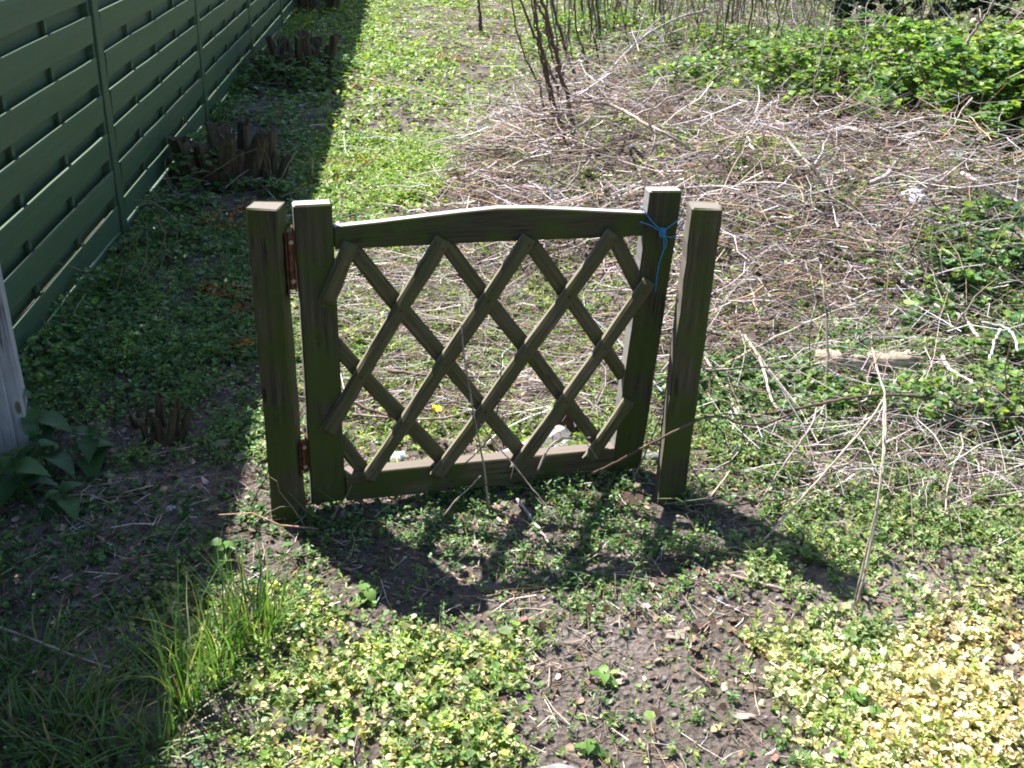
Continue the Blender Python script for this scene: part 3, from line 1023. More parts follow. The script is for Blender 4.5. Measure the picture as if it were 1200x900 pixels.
# soil crumbs and little stones
hp = Heap()
for n, y0, y1, s0, s1 in ((14000, 1.05, 3.3, .003, .019), (6000, 3.3, 6, .006, .03)):
    x, y = sample(n, y0, y1)
    dens, pal, hf, lit, sz = area(x, y)
    k = rng.random(len(x)) < np.clip(1.1 - dens * .6, .2, 1)
    x, y = x[k], y[k]; m = len(x)
    s_ = s0 + (s1 - s0) * rng.random(m) ** 3
    hp.add(scatter(CLOD, np.stack([x, y, terrain(x, y) + s_ * .1], 1), s_, rng.uniform(0, 6.28, m), rng.normal(0, .6, m), rng.normal(0, .6, m), palette(m, [(.09, .076, .068), (.145, .126, .115), (.22, .197, .185), (.36, .33, .32)], [3, 4, 3, .4]), rng.uniform(.6, 1.2, m)))
o = hp.build('soil_crumbs', M_CLOD); tag(o, 'crumbs of dark soil and tiny stones on the bare patches', 'soil', kind='stuff')


# ------------------------------------------------------------------ BRUSHWOOD
def brush(name, label, poly, n, y0, y1, l0, l1, r0, r1, zt, pal, w=None, pit=.16, parent=None, K=4, xr=None, yawf=None, lift=0):
    x = rng.uniform(*(xr or (-1.5, 6)), n); y = rng.uniform(y0, y1, n)
    px, py = pix(np.stack([x, y, 0 * x], 1))
    px = px + (fbm(x * 2.5, y * 2.5, 40, 2) - .5) * 110; py = py + (fbm(x * 2.5, y * 2.5, 41, 2) - .5) * 70
    k = inpoly(px, py, poly) & free(x, y) if poly else free(x, y)
    k &= ~((y < 2.75) & (np.abs(x) < .7))
    if name in ('brushwood_heap', 'coarse_sticks'):
        k &= rng.random(n) < np.clip((fbm(x * 3.2, y * 3.2, 90, 3) - .36) * 6, .05, 1)
    if name == 'coarse_sticks':
        k &= rng.random(n) < np.clip(1.3 - (x - .2) * .5, .15, 1)
    x, y = x[k], y[k]; m = len(x)
    yaw = rng.uniform(0, 2 * np.pi, m)
    e = rng.random(m) < .45
    yaw[e] = (rng.normal(.35, .5, m) + np.pi * rng.integers(0, 2, m))[e]
    if yawf is not None: yaw = yawf(x, y, yaw)
    ln = l0 + (l1 - l0) * rng.random(m) ** 1.7
    pitch = rng.normal(0, pit, m)
    z = terrain(x, y) + rng.random(m) ** 1.3 * zt * (.5 + fbm(x * 1.5, y * 1.5, 50, 2)) + lift
    z = np.maximum(z, terrain(x, y) + np.abs(np.minimum(0, np.sin(pitch) * ln)) * .7)
    hp = Heap()
    hp.add(twigs(np.stack([x, y, z], 1), ln, yaw, pitch, r0 + (r1 - r0) * rng.random(m) ** 2.6, palette(m, pal, w), .22, K))
    o = hp.build(name, M_TWIG)
    tag(o, label, 'twigs', kind='stuff')
    return o


brush('brushwood_heap', 'large heap of pale dry twigs and stems right of the path behind the gate', HEAP, 46000, 2.6, 8.5, .06, .42, .0013, .0042, .30, TWC + [(.40, .29, .19), (.27, .18, .11)], [3, 4, 2.5, 2, 3, 2, 2, 1.6], .30)
brush('coarse_sticks', 'coarse bleached crooked sticks in the left part of the brushwood heap', HEAP, 3000, 3.2, 7.5, .08, .38, .003, .0075, .26, TWC, [3, 5, 1.5, .6, 5, .5], .3, K=6)
brush('heap_underlayer', 'dark broken stems under the pale brushwood heap', HEAP, 13000, 2.6, 8.0, .04, .2, .0018, .005, .08, [(.10, .065, .05), (.15, .105, .085), (.05, .033, .027), (.22, .165, .15)], None, .25, K=3)
brush('scattered_twigs', 'loose dry twigs strewn over the weeds behind and beside the gate', RIGHTM + [], 15000, 2.3, 4.6, .06, .5, .0010, .0030, .10, TWC, [3, 4, 2, 1, 4, 1], .22)
brush('gate_twigs', 'fine dry twigs on the ground seen through the gate lattice', BACKG, 30000, 2.6, 4.8, .05, .40, .0009, .0026, .07, TWC, [3, 4, 3, 2.5, 2, 2], .12)
brush('path_twigs', 'short dry sticks lying along the far green path', None, 3200, 4.5, 14, .06, .5, .002, .005, .05, TWC, None, .08, xr=(-2.5, 3))
brush('bramble_twigs', 'thin dead canes between the green bramble leaves', BRAM, 7500, 5.5, 13, .15, .9, .0018, .005, .35, TWC, [3, 3, 3, 3, 3, 2], .45, xr=(.5, 9))
# straw in the foreground mulch
x, y = sample(9500, 1.1, 2.9, .5, .5)
dens, pal, hf, lit, sz = area(x, y)
k = rng.random(len(x)) < lit * .8 * np.clip(2.8 * (fbm(x * 3, y * 3, 33, 2) - .2), .1, 1)
x, y = x[k], y[k]; m = len(x)
hp = Heap(); hp.add(twigs(np.stack([x, y, terrain(x, y) + rng.uniform(.001, .014, m)], 1), .015 + .11 * rng.random(m) ** 2.5, rng.uniform(0, 6.28, m), rng.normal(0, .08, m), rng.uniform(.0006, .0022, m), palette(m, [(.38, .30, .24), (.26, .18, .13), (.5, .44, .4), (.14, .1, .08)]), .2, 3))
o = hp.build('mulch_bits', M_TWIG); tag(o, 'short broken stalks in the mulch in front of the gate', 'litter', kind='stuff')
m = 900
x = rng.uniform(.05, 4.5, m); y = rng.uniform(7.4, 12.5, m)


# ------------------------------------------------------------------ INDIVIDUAL BRANCHES
def branch(name, label, pts, r0, r1, mat, cat, group=None, sides=7, twg=0, jit=.002, seed=0, n=7, kids=None):
    """pts: world points"""
    pts = [Vector(p) for p in pts]
    o0 = pts[0].copy()
    pl = [p - o0 for p in pts]
    root = link(name, tube_mesh(name, pl, r0, r1, sides, n, jit, seed), mat)
    root.location = o0
    tag(root, label, cat, group)
    rr = random.Random(seed + 99)
    Q = cr(pl, 6)
    for k in range(twg):
        i = rr.randint(1, len(Q) - 3)
        p = Vector(Q[i]); t = (Vector(Q[i + 1]) - p).normalized()
        sd_ = t.cross(Vector((rr.uniform(-1, 1), rr.uniform(-1, 1), rr.uniform(.1, 1)))).normalized()
        d = (t * .7 + sd_ * .8).normalized()
        ln = rr.uniform(.06, .18) * max(.6, min(2.2, (pl[-1]).length))
        q = [p, p + d * ln * .5 + Vector((rr.uniform(-.01, .01), rr.uniform(-.01, .01), .01)), p + d * ln + Vector((0, 0, -.01))]
        link('side_twig', tube_mesh('side_twig', q, r0 * .45, r1 * .5, 5, 4, 0, k), mat, root)
    return root


def gp(l, zs):
    if not isinstance(zs, (list, tuple)): zs = [zs] * len(l)
    out = []
    for (x, y), z in zip(l, zs):
        p = G(x, y, z)
        for _ in range(4):
            p = G(x, y, th(p.x, p.y) + z)
        out.append(p)
    return out


def yp(l, Y):
    if not isinstance(Y, (list, tuple)): Y = [Y] * len(l)
    return [AY(x, y, q) for (x, y), q in zip(l, Y)]


gA = 'dead branches lying on the brushwood heap'
gS = 'tall dry stems standing behind the brushwood'
gW = 'bleached stalks lying in the weeds right of the gate'
gF = 'thin stems in front of the gate lattice'
BR = [
 ('fallen_branch', 'long thin twig arching from the green path down into the brushwood heap', gp([(385, 90), (430, 96), (480, 107), (545, 132), (600, 158), (655, 186)], [.04, .08, .14, .16, .14, .10]), .005, .003, M_STICK, gA, 2),
 ('fallen_branch', 'pale forked branch rising from the heap toward the upper middle edge', gp([(698, 102), (722, 78), (745, 54), (770, 36), (800, 22), (830, 14)], [.12, .2, .3, .38, .42, .45]), .014, .007, M_BARK, gA, 4),
 ('fallen_branch', 'brown arching branch lying over the top of the brushwood heap', gp([(640, 126), (680, 124), (720, 130), (755, 150), (785, 165), (808, 180)], [.16, .2, .2, .18, .14, .1]), .008, .006, M_STICK, gA, 3),
 ('fallen_branch', 'bleached crooked stick running down the middle of the heap', gp([(728, 163), (740, 182), (758, 195), (780, 204), (806, 220)], .15), .006, .003, M_BARK, gA, 1),
 ('fallen_branch', 'straight pale stick slanting down behind the top rail of the gate', gp([(800, 196), (770, 216), (740, 234), (715, 243)], .12), .006, .004, M_BARK, gA, 0),
 ('fallen_branch', 'long straight stalk crossing the heap right of the latch post', gp([(906, 140), (930, 178), (952, 203), (975, 235), (1000, 270), (1020, 300)], .10), .006, .003, M_STRAW, gA, 2),
 ('fallen_branch', 'gnarled white root end lying at the top edge of the heap under the brambles', gp([(965, 146), (985, 152), (1018, 160), (1050, 158), (1076, 180)], [.12, .10, .10, .10, .06]), .012, .008, M_BARK, gA, 3),
 ('fallen_branch', 'short pale broken stub right of the heap below the bramble leaves', gp([(1020, 220), (1036, 212), (1046, 200), (1056, 188)], .07), .013, .006, M_BARK, gA, 2),
 ('fallen_branch', 'thick pale stick poking out of the ivy at the right edge', gp([(1126, 208), (1150, 223), (1175, 236), (1215, 250)], [.12, .12, .1, .1]), .010, .008, M_BARK, gA, 0),
 ('fallen_branch', 'thin brown stalk lying diagonally above the latch post', gp([(812, 212), (855, 175), (880, 150), (912, 112)], [.05, .1, .12, .14]), .005, .003, M_STICK, gA, 2),
 ('fallen_branch', 'thick brown stick across the weeds seen through the middle of the lattice', gp([(455, 441), (500, 446), (545, 448), (590, 447)], .03), .006, .004, M_BROWN, gA, 1),
 ('fallen_branch', 'dark reddish twig on the weeds behind the left stile', gp([(405, 470), (425, 483), (450, 492), (475, 497)], .03), .006, .004, M_BROWN, gA, 1),
 ('fallen_branch', 'pale twig crossing under the yellow scrap behind the lattice', gp([(415, 493), (470, 497), (520, 497), (560, 484)], .02), .004, .003, M_STICK, gA, 1),
 ('fallen_branch', 'orange brown dry stalk leaning across the heap right of the latch post', gp([(838, 434), (900, 400), (960, 372), (1020, 350)], [.05, .12, .14, .12]), .005, .003, M_STRAW, gW, 2),
 ('fallen_branch', 'long dark stem bending low across the weeds at the right', gp([(880, 488), (930, 480), (987, 468), (1045, 463), (1100, 467), (1150, 480), (1215, 494)], [.06, .1, .12, .12, .1, .1, .06]), .005, .004, M_BROWN, gW, 2),
 ('dry_stalk', 'forked white stalk standing out on the dark leaves at the right', gp([(1105, 418), (1112, 432), (1140, 450), (1140, 474)], .10), .008, .005, M_BARK, gW, 1),
 ('dry_stalk', 'hooked white stalk among the nettles at the right edge', gp([(1150, 378), (1178, 384), (1188, 395), (1193, 412)], .14), .006, .004, M_BARK, gW, 0),
 ('dry_stalk', 'short white stalk hanging beside the hooked one near the nettles', gp([(1172, 386), (1164, 405), (1158, 428)], .14), .005, .004, M_BARK, gW, 0),
 ('dry_stalk', 'peeling white stalk running down from the white rag', gp([(1058, 330), (1078, 345), (1100, 360), (1122, 368), (1136, 380), (1148, 398)], .09), .009, .006, M_BARK, gW, 4),
 ('dry_stalk', 'bent bleached straw beside the right post crossing down to the left', gp([(826, 418), (838, 440), (852, 462), (866, 490)], .06), .006, .004, M_STRAW, gW, 0),
 ('dry_stalk', 'bleached straw behind the right post leaning toward the weeds', gp([(834, 420), (850, 448), (862, 480), (858, 508)], .04), .005, .004, M_STRAW, gW, 0),
 ('dry_stalk', 'curved cream stalk right of the latch post with a broken top', gp([(872, 392), (892, 425), (905, 470), (932, 498)], [.12, .1, .08, .03]), .005, .004, M_STRAW, gW, 0),
 ('dry_stalk', 'upright cream stalk in the brush left of the tall bent straw', gp([(968, 462), (970, 400), (966, 350), (962, 310)], [.02, .18, .3, .4]), .005, .003, M_STRAW, gW, 1),
 ('dry_stalk', 'tall bent straw standing up from the weeds at the right', gp([(1004, 710), (1018, 650), (1030, 580), (1037, 520), (1037, 465), (1030, 440), (1022, 408)], [.005, .13, .26, .35, .42, .44, .46]), .0035, .0022, M_STRAW, gW, 1),
 ('dry_stalk', 'second bent straw fanning left from the base of the tall bent straw', gp([(1000, 712), (1012, 660), (1026, 600), (1034, 540), (1036, 470)], [.005, .12, .24, .33, .4]), .0028, .0018, M_STRAW, gW, 0),
 ('dry_stalk', 'long straw falling from the kink of the tall bent straw down to the left', gp([(1037, 466), (1015, 498), (970, 550), (927, 598), (888, 640)], [.36, .3, .2, .1, .01]), .0032, .0022, M_STRAW, gW, 0),
 ('dry_stalk', 'thin dark twig lying in the weeds below the long falling straw', gp([(957, 478), (950, 500), (925, 535), (905, 565), (885, 598)], [.16, .14, .1, .06, .02]), .003, .002, M_STICK, gW, 1),
 ('dry_stalk', 'pale stick poking up to the right of the tall bent straw', gp([(1064, 504), (1085, 490), (1110, 474), (1133, 460)], [.02, .05, .09, .12]), .004, .003, M_STRAW, gW, 0),
 ('dry_stalk', 'curling thin vine at the lower right among pale weeds', gp([(1126, 508), (1128, 525), (1118, 545), (1110, 575), (1108, 600)], .05), .003, .002, M_STICK, gW, 0),
 ('dry_stalk', 'broken stick lying on the weeds at the right lower slope', gp([(996, 562), (1030, 568), (1070, 580), (1100, 597), (1130, 612)], .03), .004, .003, M_STICK, gW, 1),
 ('bent_stem', 'brown stem standing before the lattice and the bottom rail, leaning right', yp([(573, 598), (566, 540), (556, 490), (545, 423), (540, 380)], [2.23, 2.21, 2.20, 2.18, 2.17]), .0028, .0018, M_STICK, gF, 0),
 ('bent_stem', 'thin stem rising beside the lattice centre with a curled tip', yp([(540, 548), (571, 517), (583, 480), (586, 450), (589, 420), (600, 408)], [2.26, 2.24, 2.22, 2.2, 2.19, 2.18]), .0018, .001, M_BROWN, gF, 0),
 ('bent_stem', 'thin stem slanting down right across the bottom rail of the gate', yp([(563, 497), (585, 525), (602, 545), (620, 568), (640, 592), (655, 612)], [2.24, 2.23, 2.22, 2.2, 2.17, 2.14]), .0022, .0016, M_STICK, gF, 1),
 ('bent_stem', 'short stem leaning left below the bottom rail of the gate', yp([(564, 557), (548, 573), (536, 584), (520, 604)], [2.2, 2.18, 2.16, 2.13]), .0018, .0014, M_STICK, gF, 0),
 ('bent_stem', 'small twig bending over the bottom rail near the right stile', yp([(630, 552), (640, 530), (652, 517), (672, 513), (692, 513)], [2.3, 2.32, 2.34, 2.36, 2.38]), .003, .002, M_STICK, gF, 1),
 ('bent_stem', 'dark bending twig passing in front of the latch post near its foot', yp([(688, 558), (723, 541), (753, 525), (780, 511), (807, 497), (824, 490), (848, 489), (866, 496), (895, 497), (930, 484)], [2.30, 2.28, 2.27, 2.26, 2.26, 2.28, 2.33, 2.38, 2.45, 2.55]), .0035, .003, M_BROWN, gF, 3),
 ('bent_stem', 'pale broken twig standing up between the right stile and the latch post', yp([(742, 560), (750, 545), (757, 530), (766, 508), (776, 484)], [2.42, 2.42, 2.42, 2.44, 2.46]), .003, .002, M_STICK, gF, 0),
 ('fallen_stick', 'long straight stick lying in the shaded grass at the lower left', gp([(-15, 730), (40, 750), (85, 768), (130, 783)], .03), .0032, .0028, M_STICK, None, 0),
 ('fallen_stick', 'dark curved stick on the bare soil below the nettles', gp([(115, 585), (160, 580), (190, 565), (210, 545)], .015), .004, .003, M_BROWN, None, 1),
 ('fallen_stick', 'pale straight stick lying in the lit mulch in front of the gate', gp([(606, 585), (622, 606), (640, 632), (660, 655)], .015), .0045, .003, M_BARK, None, 0),
 ('fallen_stick', 'small dark stick on the mulch under the middle of the gate', gp([(845, 672), (880, 680), (915, 690), (950, 697)], .008), .005, .0035, M_STICK, None, 1),
 ('fallen_stick', 'short stick in the leaf mould by the hedge stump', gp([(240, 216), (258, 214), (276, 213)], .03), .006, .005, M_BARK, None, 0),
 ('fallen_stick', 'thin curved twig leading from the stump down to the hinge post', gp([(277, 197), (295, 208), (312, 222), (330, 243), (345, 262)], [.06, .06, .05, .04, .03]), .004, .003, M_STICK, None, 0),
 ('fallen_stick', 'dark fork of twig lying on the bright green path', gp([(443, 120), (448, 133), (453, 145), (464, 148)], .05), .007, .005, M_BROWN, None, 2),
]
for k, (nm, lab, pts, r0, r1, mt, gr, tg) in enumerate(BR):
    if gr == gA: pts = [p + Vector((0, 0, .02)) for p in pts]
    branch(nm, lab, pts, r0, r1, mt, 'stem' if nm == 'bent_stem' else ('stalk' if nm == 'dry_stalk' else 'branch'), gr, 7, tg, .0015 if r0 > .004 else .0005, k)

ST = [
 ('tall brown stem at the left of the stem clump, curving left', [(658, 170), (650, 130), (636, 70), (622, 30), (600, -25)], [6.2, 6.2, 6.1, 6.0, 5.9], .010, 2),
 ('thick brown stem in the middle of the stem clump above the heap', [(668, 178), (672, 150), (655, 75), (640, 20), (630, -40)], [6.0, 6.0, 5.95, 5.9, 5.8], .014, 3),
 ('thin brown stem at the front of the stem clump, rooted in the heap', [(670, 192), (655, 140), (641, 80), (628, 30), (618, -30)], [5.8, 5.75, 5.7, 5.65, 5.6], .007, 2),
 ('brown stem of the clump that bends right at the top', [(662, 95), (650, 60), (642, 30), (628, 0), (622, -30)], [7.8, 7.8, 7.75, 7.7, 7.7], .013, 2),
 ('dark stem right of the clump leaning left at the top', [(675, 96), (662, 55), (650, 15), (645, -30)], [7.9, 7.85, 7.8, 7.7], .015, 3),
 ('single dark stem standing right of the clump against green weeds', [(703, 78), (697, 45), (690, 5), (688, -30)], [8.6, 8.6, 8.5, 8.5], .010, 1),
 ('single dark stem with a nodding top right of the stem clump', [(709, 72), (704, 40), (699, 0), (698, -30)], [9.0, 9.0, 8.9, 8.9], .013, 1),
 ('slender pale stem standing alone in the brambles left of centre right', [(935, 205), (945, 165), (953, 110), (965, 55), (975, 10), (980, -20)], [4.9, 5.0, 5.1, 5.2, 5.3, 5.3], .0045, 0),
 ('grey brown stem leaning right out of the top right brambles', [(1105, 82), (1122, 62), (1140, 40), (1157, 15), (1175, -15)], [6.4, 6.4, 6.4, 6.4, 6.4], .012, 2),
 ('thin straight stem behind the top right bramble leaves', [(1058, 62), (1066, 36), (1072, 10), (1078, -18)], [7.2, 7.2, 7.2, 7.2], .006, 0),
 ('short dark stem standing alone on the far path', [(563, 26), (562, 12), (560, -6)], [10.7, 10.7, 10.7], .02, 0),
]
for q_, (bx_, by_, tx_, Y_, r_, lab_) in enumerate(((640, 148, 596, 6.4, .006, 'slim arching stem at the far left of the stem clump'), (652, 120, 640, 7.0, .011, 'short thick stem at the back of the stem clump'), (660, 150, 622, 6.6, .009, 'stem leaning left just behind the thick middle one'), (672, 130, 668, 7.0, .005, 'fine straight stem at the right of the stem clump'), (648, 165, 625, 6.1, .005, 'fine wavy stem at the front left of the stem clump'), (690, 110, 672, 7.6, .010, 'stem standing between the clump and the single dark stems'), (780, 60, 775, 9.4, .009, 'lone stem before the green weeds right of the stem clump'), (742, 52, 748, 9.6, .007, 'slight stem beside the lone one right of the clump'))):
    ST.append((lab_, [(bx_, by_), (bx_ * .75 + tx_ * .25 + 3, by_ * .7), (bx_ * .4 + tx_ * .6 - 3, by_ * .35), (tx_, -25)], [Y_, Y_, Y_ - .05, Y_ - .1], r_, 2))
for k, (lab, pts, Ys, r, tg) in enumerate(ST):
    if pts[0][1] > 140 and pts[0][0] < 700: Ys = [q * .88 for q in Ys]
    P_ = yp(pts, Ys)
    # root the stem in the ground
    b0 = P_[0].copy(); b0.z = th(b0.x, b0.y) - .02
    if P_[0].z - b0.z > .05: P_ = [b0] + P_
    branch('dry_stem', lab, P_, r * 1.1, r * .5, M_BROWN if k not in (7, 8) else M_STICK, 'dead plant', gS, 7, tg, .004, 200 + k)  # each one is a single dry stem, not a young tree

# thicket of thin upright stems behind (top middle)
for gi, (xa, xb, ya, yb, n_, lab) in enumerate(((.3, 2.2, 8.2, 12.5, 150, 'thin upright dead stems in the weeds at the top middle'), (2.0, 4.4, 9.5, 13.0, 110, 'dense pale dead stems standing behind the bramble bank'))):
    x = rng.uniform(xa, xb, n_); y = rng.uniform(ya, yb, n_)
    hp = Heap(); hp.add(twigs(np.stack([x, y, terrain(x, y) - .02], 1), rng.uniform(.5, 1.5, n_), rng.uniform(0, 6.28, n_), rng.normal(1.45, .16, n_), rng.uniform(.003, .010, n_), palette(n_, [(.17, .13, .11), (.28, .23, .21), (.10, .07, .05)]), .25, 5, 4))
    o = hp.build('dead_stems', M_TWIG); tag(o, lab, 'stems', kind='stuff')


# ------------------------------------------------------------------ BRAMBLES AND BUSHES
def bush(name, label, cx, cy, rx, ry, h, n, lsize, pal, cat='bramble', group=None, low=0.0, up=.0, canes=40):
    root = empty(name, (cx, cy, th(cx, cy)))
    tag(root, label, cat, group)
    a_ = rng.uniform(0, 6.28, n); r_ = np.sqrt(rng.random(n))
    x = r_ * np.cos(a_) * rx; y = r_ * np.sin(a_) * ry
    dome = np.sqrt(np.clip(1 - (r_ * .97) ** 2, 0, 1))
    lump = .55 + .9 * fbm((x + cx) * 1.8 / max(rx, .5) * 1.5, (y + cy) * 3, 60, 3)
    z = h * (dome * lump) * (1 - rng.random(n) ** 2.2 * .85)
    zt = terrain(x + cx, y + cy) - th(cx, cy)
    gap = fbm((x + cx) * 5, (y + cy) * 5, 71, 2) > .44
    x, y, z, zt = x[gap], y[gap], z[gap], zt[gap]; m = len(x)
    P = np.stack([x, y, z + zt + low + .01], 1)
    yaw = rng.uniform(0, 6.28, m)
    cc = palette(m, pal, var=.2)
    hp = Heap()
    for q in (-.9, 0, .9):                              # leaflets in threes
        hp.add(scatter(LEAF6, P, lsize * rng.uniform(.6, 1.25, m) * (1 if q == 0 else .85), yaw + q, rng.normal(.08, .3, m), rng.normal(0, .3, m), cc * (1 + rng.normal(0, .08, (m, 1))), rng.uniform(.85, 1.1, m)))
    o = hp.build('foliage', M_LEAF, root); o['kind'] = 'stuff'
    if canes:
        a_ = rng.uniform(0, 6.28, canes); r_ = np.sqrt(rng.random(canes)) * .9
        hp = Heap(); hp.add(twigs(np.stack([r_ * np.cos(a_) * rx, r_ * np.sin(a_) * ry, np.full(canes, -.01)], 1), rng.uniform(.5, 1.3, canes) * (h + .2), rng.uniform(0, 6.28, canes), rng.uniform(.3, 1.4, canes), rng.uniform(.002, .005, canes), palette(canes, [(.12, .12, .05), (.2, .13, .09), (.3, .25, .2)]), .5, 5, 3))
        o = hp.build('canes', M_TWIG, root); o['kind'] = 'stuff'
    return root


BG1 = [(.12, .22, .04), (.17, .28, .055), (.09, .17, .05), (.24, .33, .08)]
BG2 = [(.08, .16, .06), (.11, .21, .07), (.15, .24, .11), (.19, .29, .07)]
BGY = [(.16, .27, .05), (.22, .32, .07), (.12, .22, .05), (.28, .34, .10)]
gB = 'bramble bushes on the upper right bank'
bush('bramble_bush', 'bright green bramble clump just behind the centre of the brushwood heap', 1.55, 7.1, .85, .7, .44, 3000, .045, BG1, group=gB)
bush('bramble_bush', 'bright bramble clump right of the slender pale stem', 2.5, 7.2, .95, .7, .42, 3200, .048, BG1, group=gB)
bush('bramble_bush', 'yellow green bramble clump on the crest near the top right', 3.4, 7.4, 1.0, .8, .40, 3200, .055, BGY, group=gB)
bush('bramble_bush', 'bramble clump with large pale leaves at the right edge of the bank', 4.3, 6.8, 1.0, .9, .42, 3000, .062, BGY, group=gB)
bush('bramble_bush', 'darker bramble clump on the near slope of the bank', 2.75, 6.2, .6, .5, .22, 1500, .042, BG2, group=gB, canes=60)
bush('bramble_bush', 'far bramble clump under the dead upright stems', 2.1, 9.0, 1.1, .7, .36, 2400, .05, BG1, group=gB)
bush('bramble_bush', 'far bramble clump below the dark hedge', 3.7, 8.9, 1.1, .7, .16, 1800, .055, BG1, group=gB)
bush('bramble_bush', 'bramble clump beyond the right edge of the bank', 5.4, 8.0, 1.1, 1.0, .28, 2200, .06, BG1, group=gB)
bush('bramble_bush', 'loose bramble leaves hanging over the right end of the brushwood heap', 2.55, 6.0, .62, .5, .40, 2200, .048, BG2 + BG1, group=gB, low=.16, canes=60)
bush('bramble_bush', 'small loose bramble clump left of the gnarled white root end', 2.0, 6.6, .5, .4, .28, 1200, .042, BG1, group=gB, low=.12, canes=50)
bush('ivy_clump', 'blue green ivy spilling over the right end of the brushwood heap', 2.42, 5.15, .38, .34, .26, 900, .05, BG2 + BG1, 'ivy', low=.10, canes=30)
bush('ivy_clump', 'dark ivy with pale leaf tips at the right edge below the brambles', 3.15, 5.8, .8, .75, .55, 2600, .062, BG2 + BG1, 'ivy', canes=30)
bush('ivy_clump', 'low dark ivy mat on the right slope beside the pale box board', 1.95, 3.75, .6, .55, .18, 1300, .034, BG2 + BG1, 'ivy', canes=20)
bush('ivy_clump', 'low ivy mat between the tall bent straw and the right edge', 1.45, 3.0, .55, .33, .14, 1500, .026, BG2 + BG1, 'ivy', canes=10)
bush('ivy_clump', 'low ivy mat right of the latch post under bleached straws', .85, 2.95, .4, .3, .07, 900, .022, BG2, 'ivy', canes=10)
bush('weed_clump', 'tall green weeds behind the stem clump at the top middle', .85, 9.8, .9, 1.2, .35, 2400, .04, BG1, 'weeds', canes=80)
bush('weed_clump', 'weeds growing up around the front of the wide jagged stump', -1.22, 4.98, .32, .10, .06, 260, .024, PALS[5], 'weeds', canes=8)
bush('weed_clump', 'leafy weeds at the foot of the fence beside its second post', -1.62, 5.0, .18, .6, .16, 500, .035, BG2, 'weeds', canes=10)
bush('weed_clump', 'low leafy weeds along the fence foot near the first post', -1.5, 4.0, .16, .45, .12, 420, .026, BG2, 'weeds', canes=10)
bush('weed_clump', 'shaded weeds between the two farther hedge stumps', -1.75, 8.0, .5, .9, .2, 1200, .04, BG2, 'weeds', canes=20)
bush('weed_clump', 'small weeds growing against the foot of the left hinge post', -.475, 2.17, .05, .03, .03, 60, .011, BG2, 'weeds', canes=4)
bush('weed_clump', 'mossy weeds growing against the foot of the right latch post', .50, 2.30, .06, .04, .04, 110, .011, BG2, 'weeds', canes=5)
bush('weed_clump', 'little clover like weeds left of the hinge post foot', -.64, 2.16, .04, .04, .035, 40, .011, BG2, 'weeds', canes=3)
for k_, yy in enumerate((2.9, 3.5, 5.6, 6.6, 7.4)):
    bush('weed_clump', ('weeds hiding the fence foot right of the grey post', 'weeds hiding the fence foot below the nearest post', 'weeds hiding the fence foot behind the wide stump', 'weeds hiding the fence foot at the third post', 'weeds hiding the far fence foot')[k_], -1.20 - .105 * yy, yy, .10, .38, .09 + .01 * k_, 330, .020 + .002 * k_, PALS[5], 'weeds', canes=8)
# dark evergreen hedge behind and backdrop beyond
HDG = [(.020, .042, .016), (.03, .06, .02), (.04, .08, .03)]
for k, (cx, cy, rx, ry, h, n, lab) in enumerate(((4.7, 9.7, 2.0, .8, 2.4, 5500, 'dark evergreen shrub shading the top right corner'), (8.6, 11.6, 2.2, 1.0, 2.8, 3500, 'dark evergreen shrub beyond the right edge'), (2.2, 15.6, 2.4, 1.0, 2.2, 3000, 'green hedge shrub closing the view beyond the dead stems'), (-1.0, 17.5, 2.6, 1.2, 2.6, 3000, 'green hedge shrub closing the far end of the path'))):
    bush('hedge_shrub', lab, cx, cy, rx, ry, h, n, .10, HDG if k != 3 else BG2, 'shrub', 'hedge shrubs behind the garden', canes=60)


def tree(cx, cy, h, r, lab):
    root = empty('tree', (cx, cy, th(cx, cy) - .05)); tag(root, lab, 'tree', 'trees beyond the hedge')
    link('trunk', tube_mesh('trunk', [(0, 0, 0), (.05, .05, h * .3), (-.05, 0, h * .6), (.05, 0, h * .92)], .16, .03, 9, 6, .01, 3), M_BROWN, root)
    for k in range(7):
        a_ = k * 2.4; z_ = h * (.35 + .07 * k)
        link('limb', tube_mesh('limb', [(0, 0, z_), (math.cos(a_) * r * .4, math.sin(a_) * r * .4, z_ + .35), (math.cos(a_) * r * .8, math.sin(a_) * r * .8, z_ + .8)], .05, .01, 6, 4, .01, k), M_BROWN, root)
    n = 5000
    ce = rng.normal(0, 1, (26, 3)); ce /= np.linalg.norm(ce, axis=1)[:, None]; ce *= rng.uniform(.4, 1, (26, 1)) * np.array([r, r, r * .8])
    i = rng.integers(0, 26, n)
    P = ce[i] + rng.normal(0, r * .2, (n, 3)) + np.array([0, 0, h * .72])
    hp = Heap(); hp.add(scatter(LEAF6, P, rng.uniform(.08, .14, n), rng.uniform(0, 6.28, n), rng.normal(0, .6, n), rng.normal(0, .6, n), palette(n, BG1 + BG2)))
    o = hp.build('crown', M_LEAF, root); o['kind'] = 'stuff'


tree(-4.6, 22, 6.5, 2.2, 'broadleaf tree far beyond the left end of the path')
tree(1.5, 24, 7.5, 2.6, 'broadleaf tree far beyond the middle hedge')
tree(8.5, 21, 7, 2.6, 'broadleaf tree far beyond the right hedge')


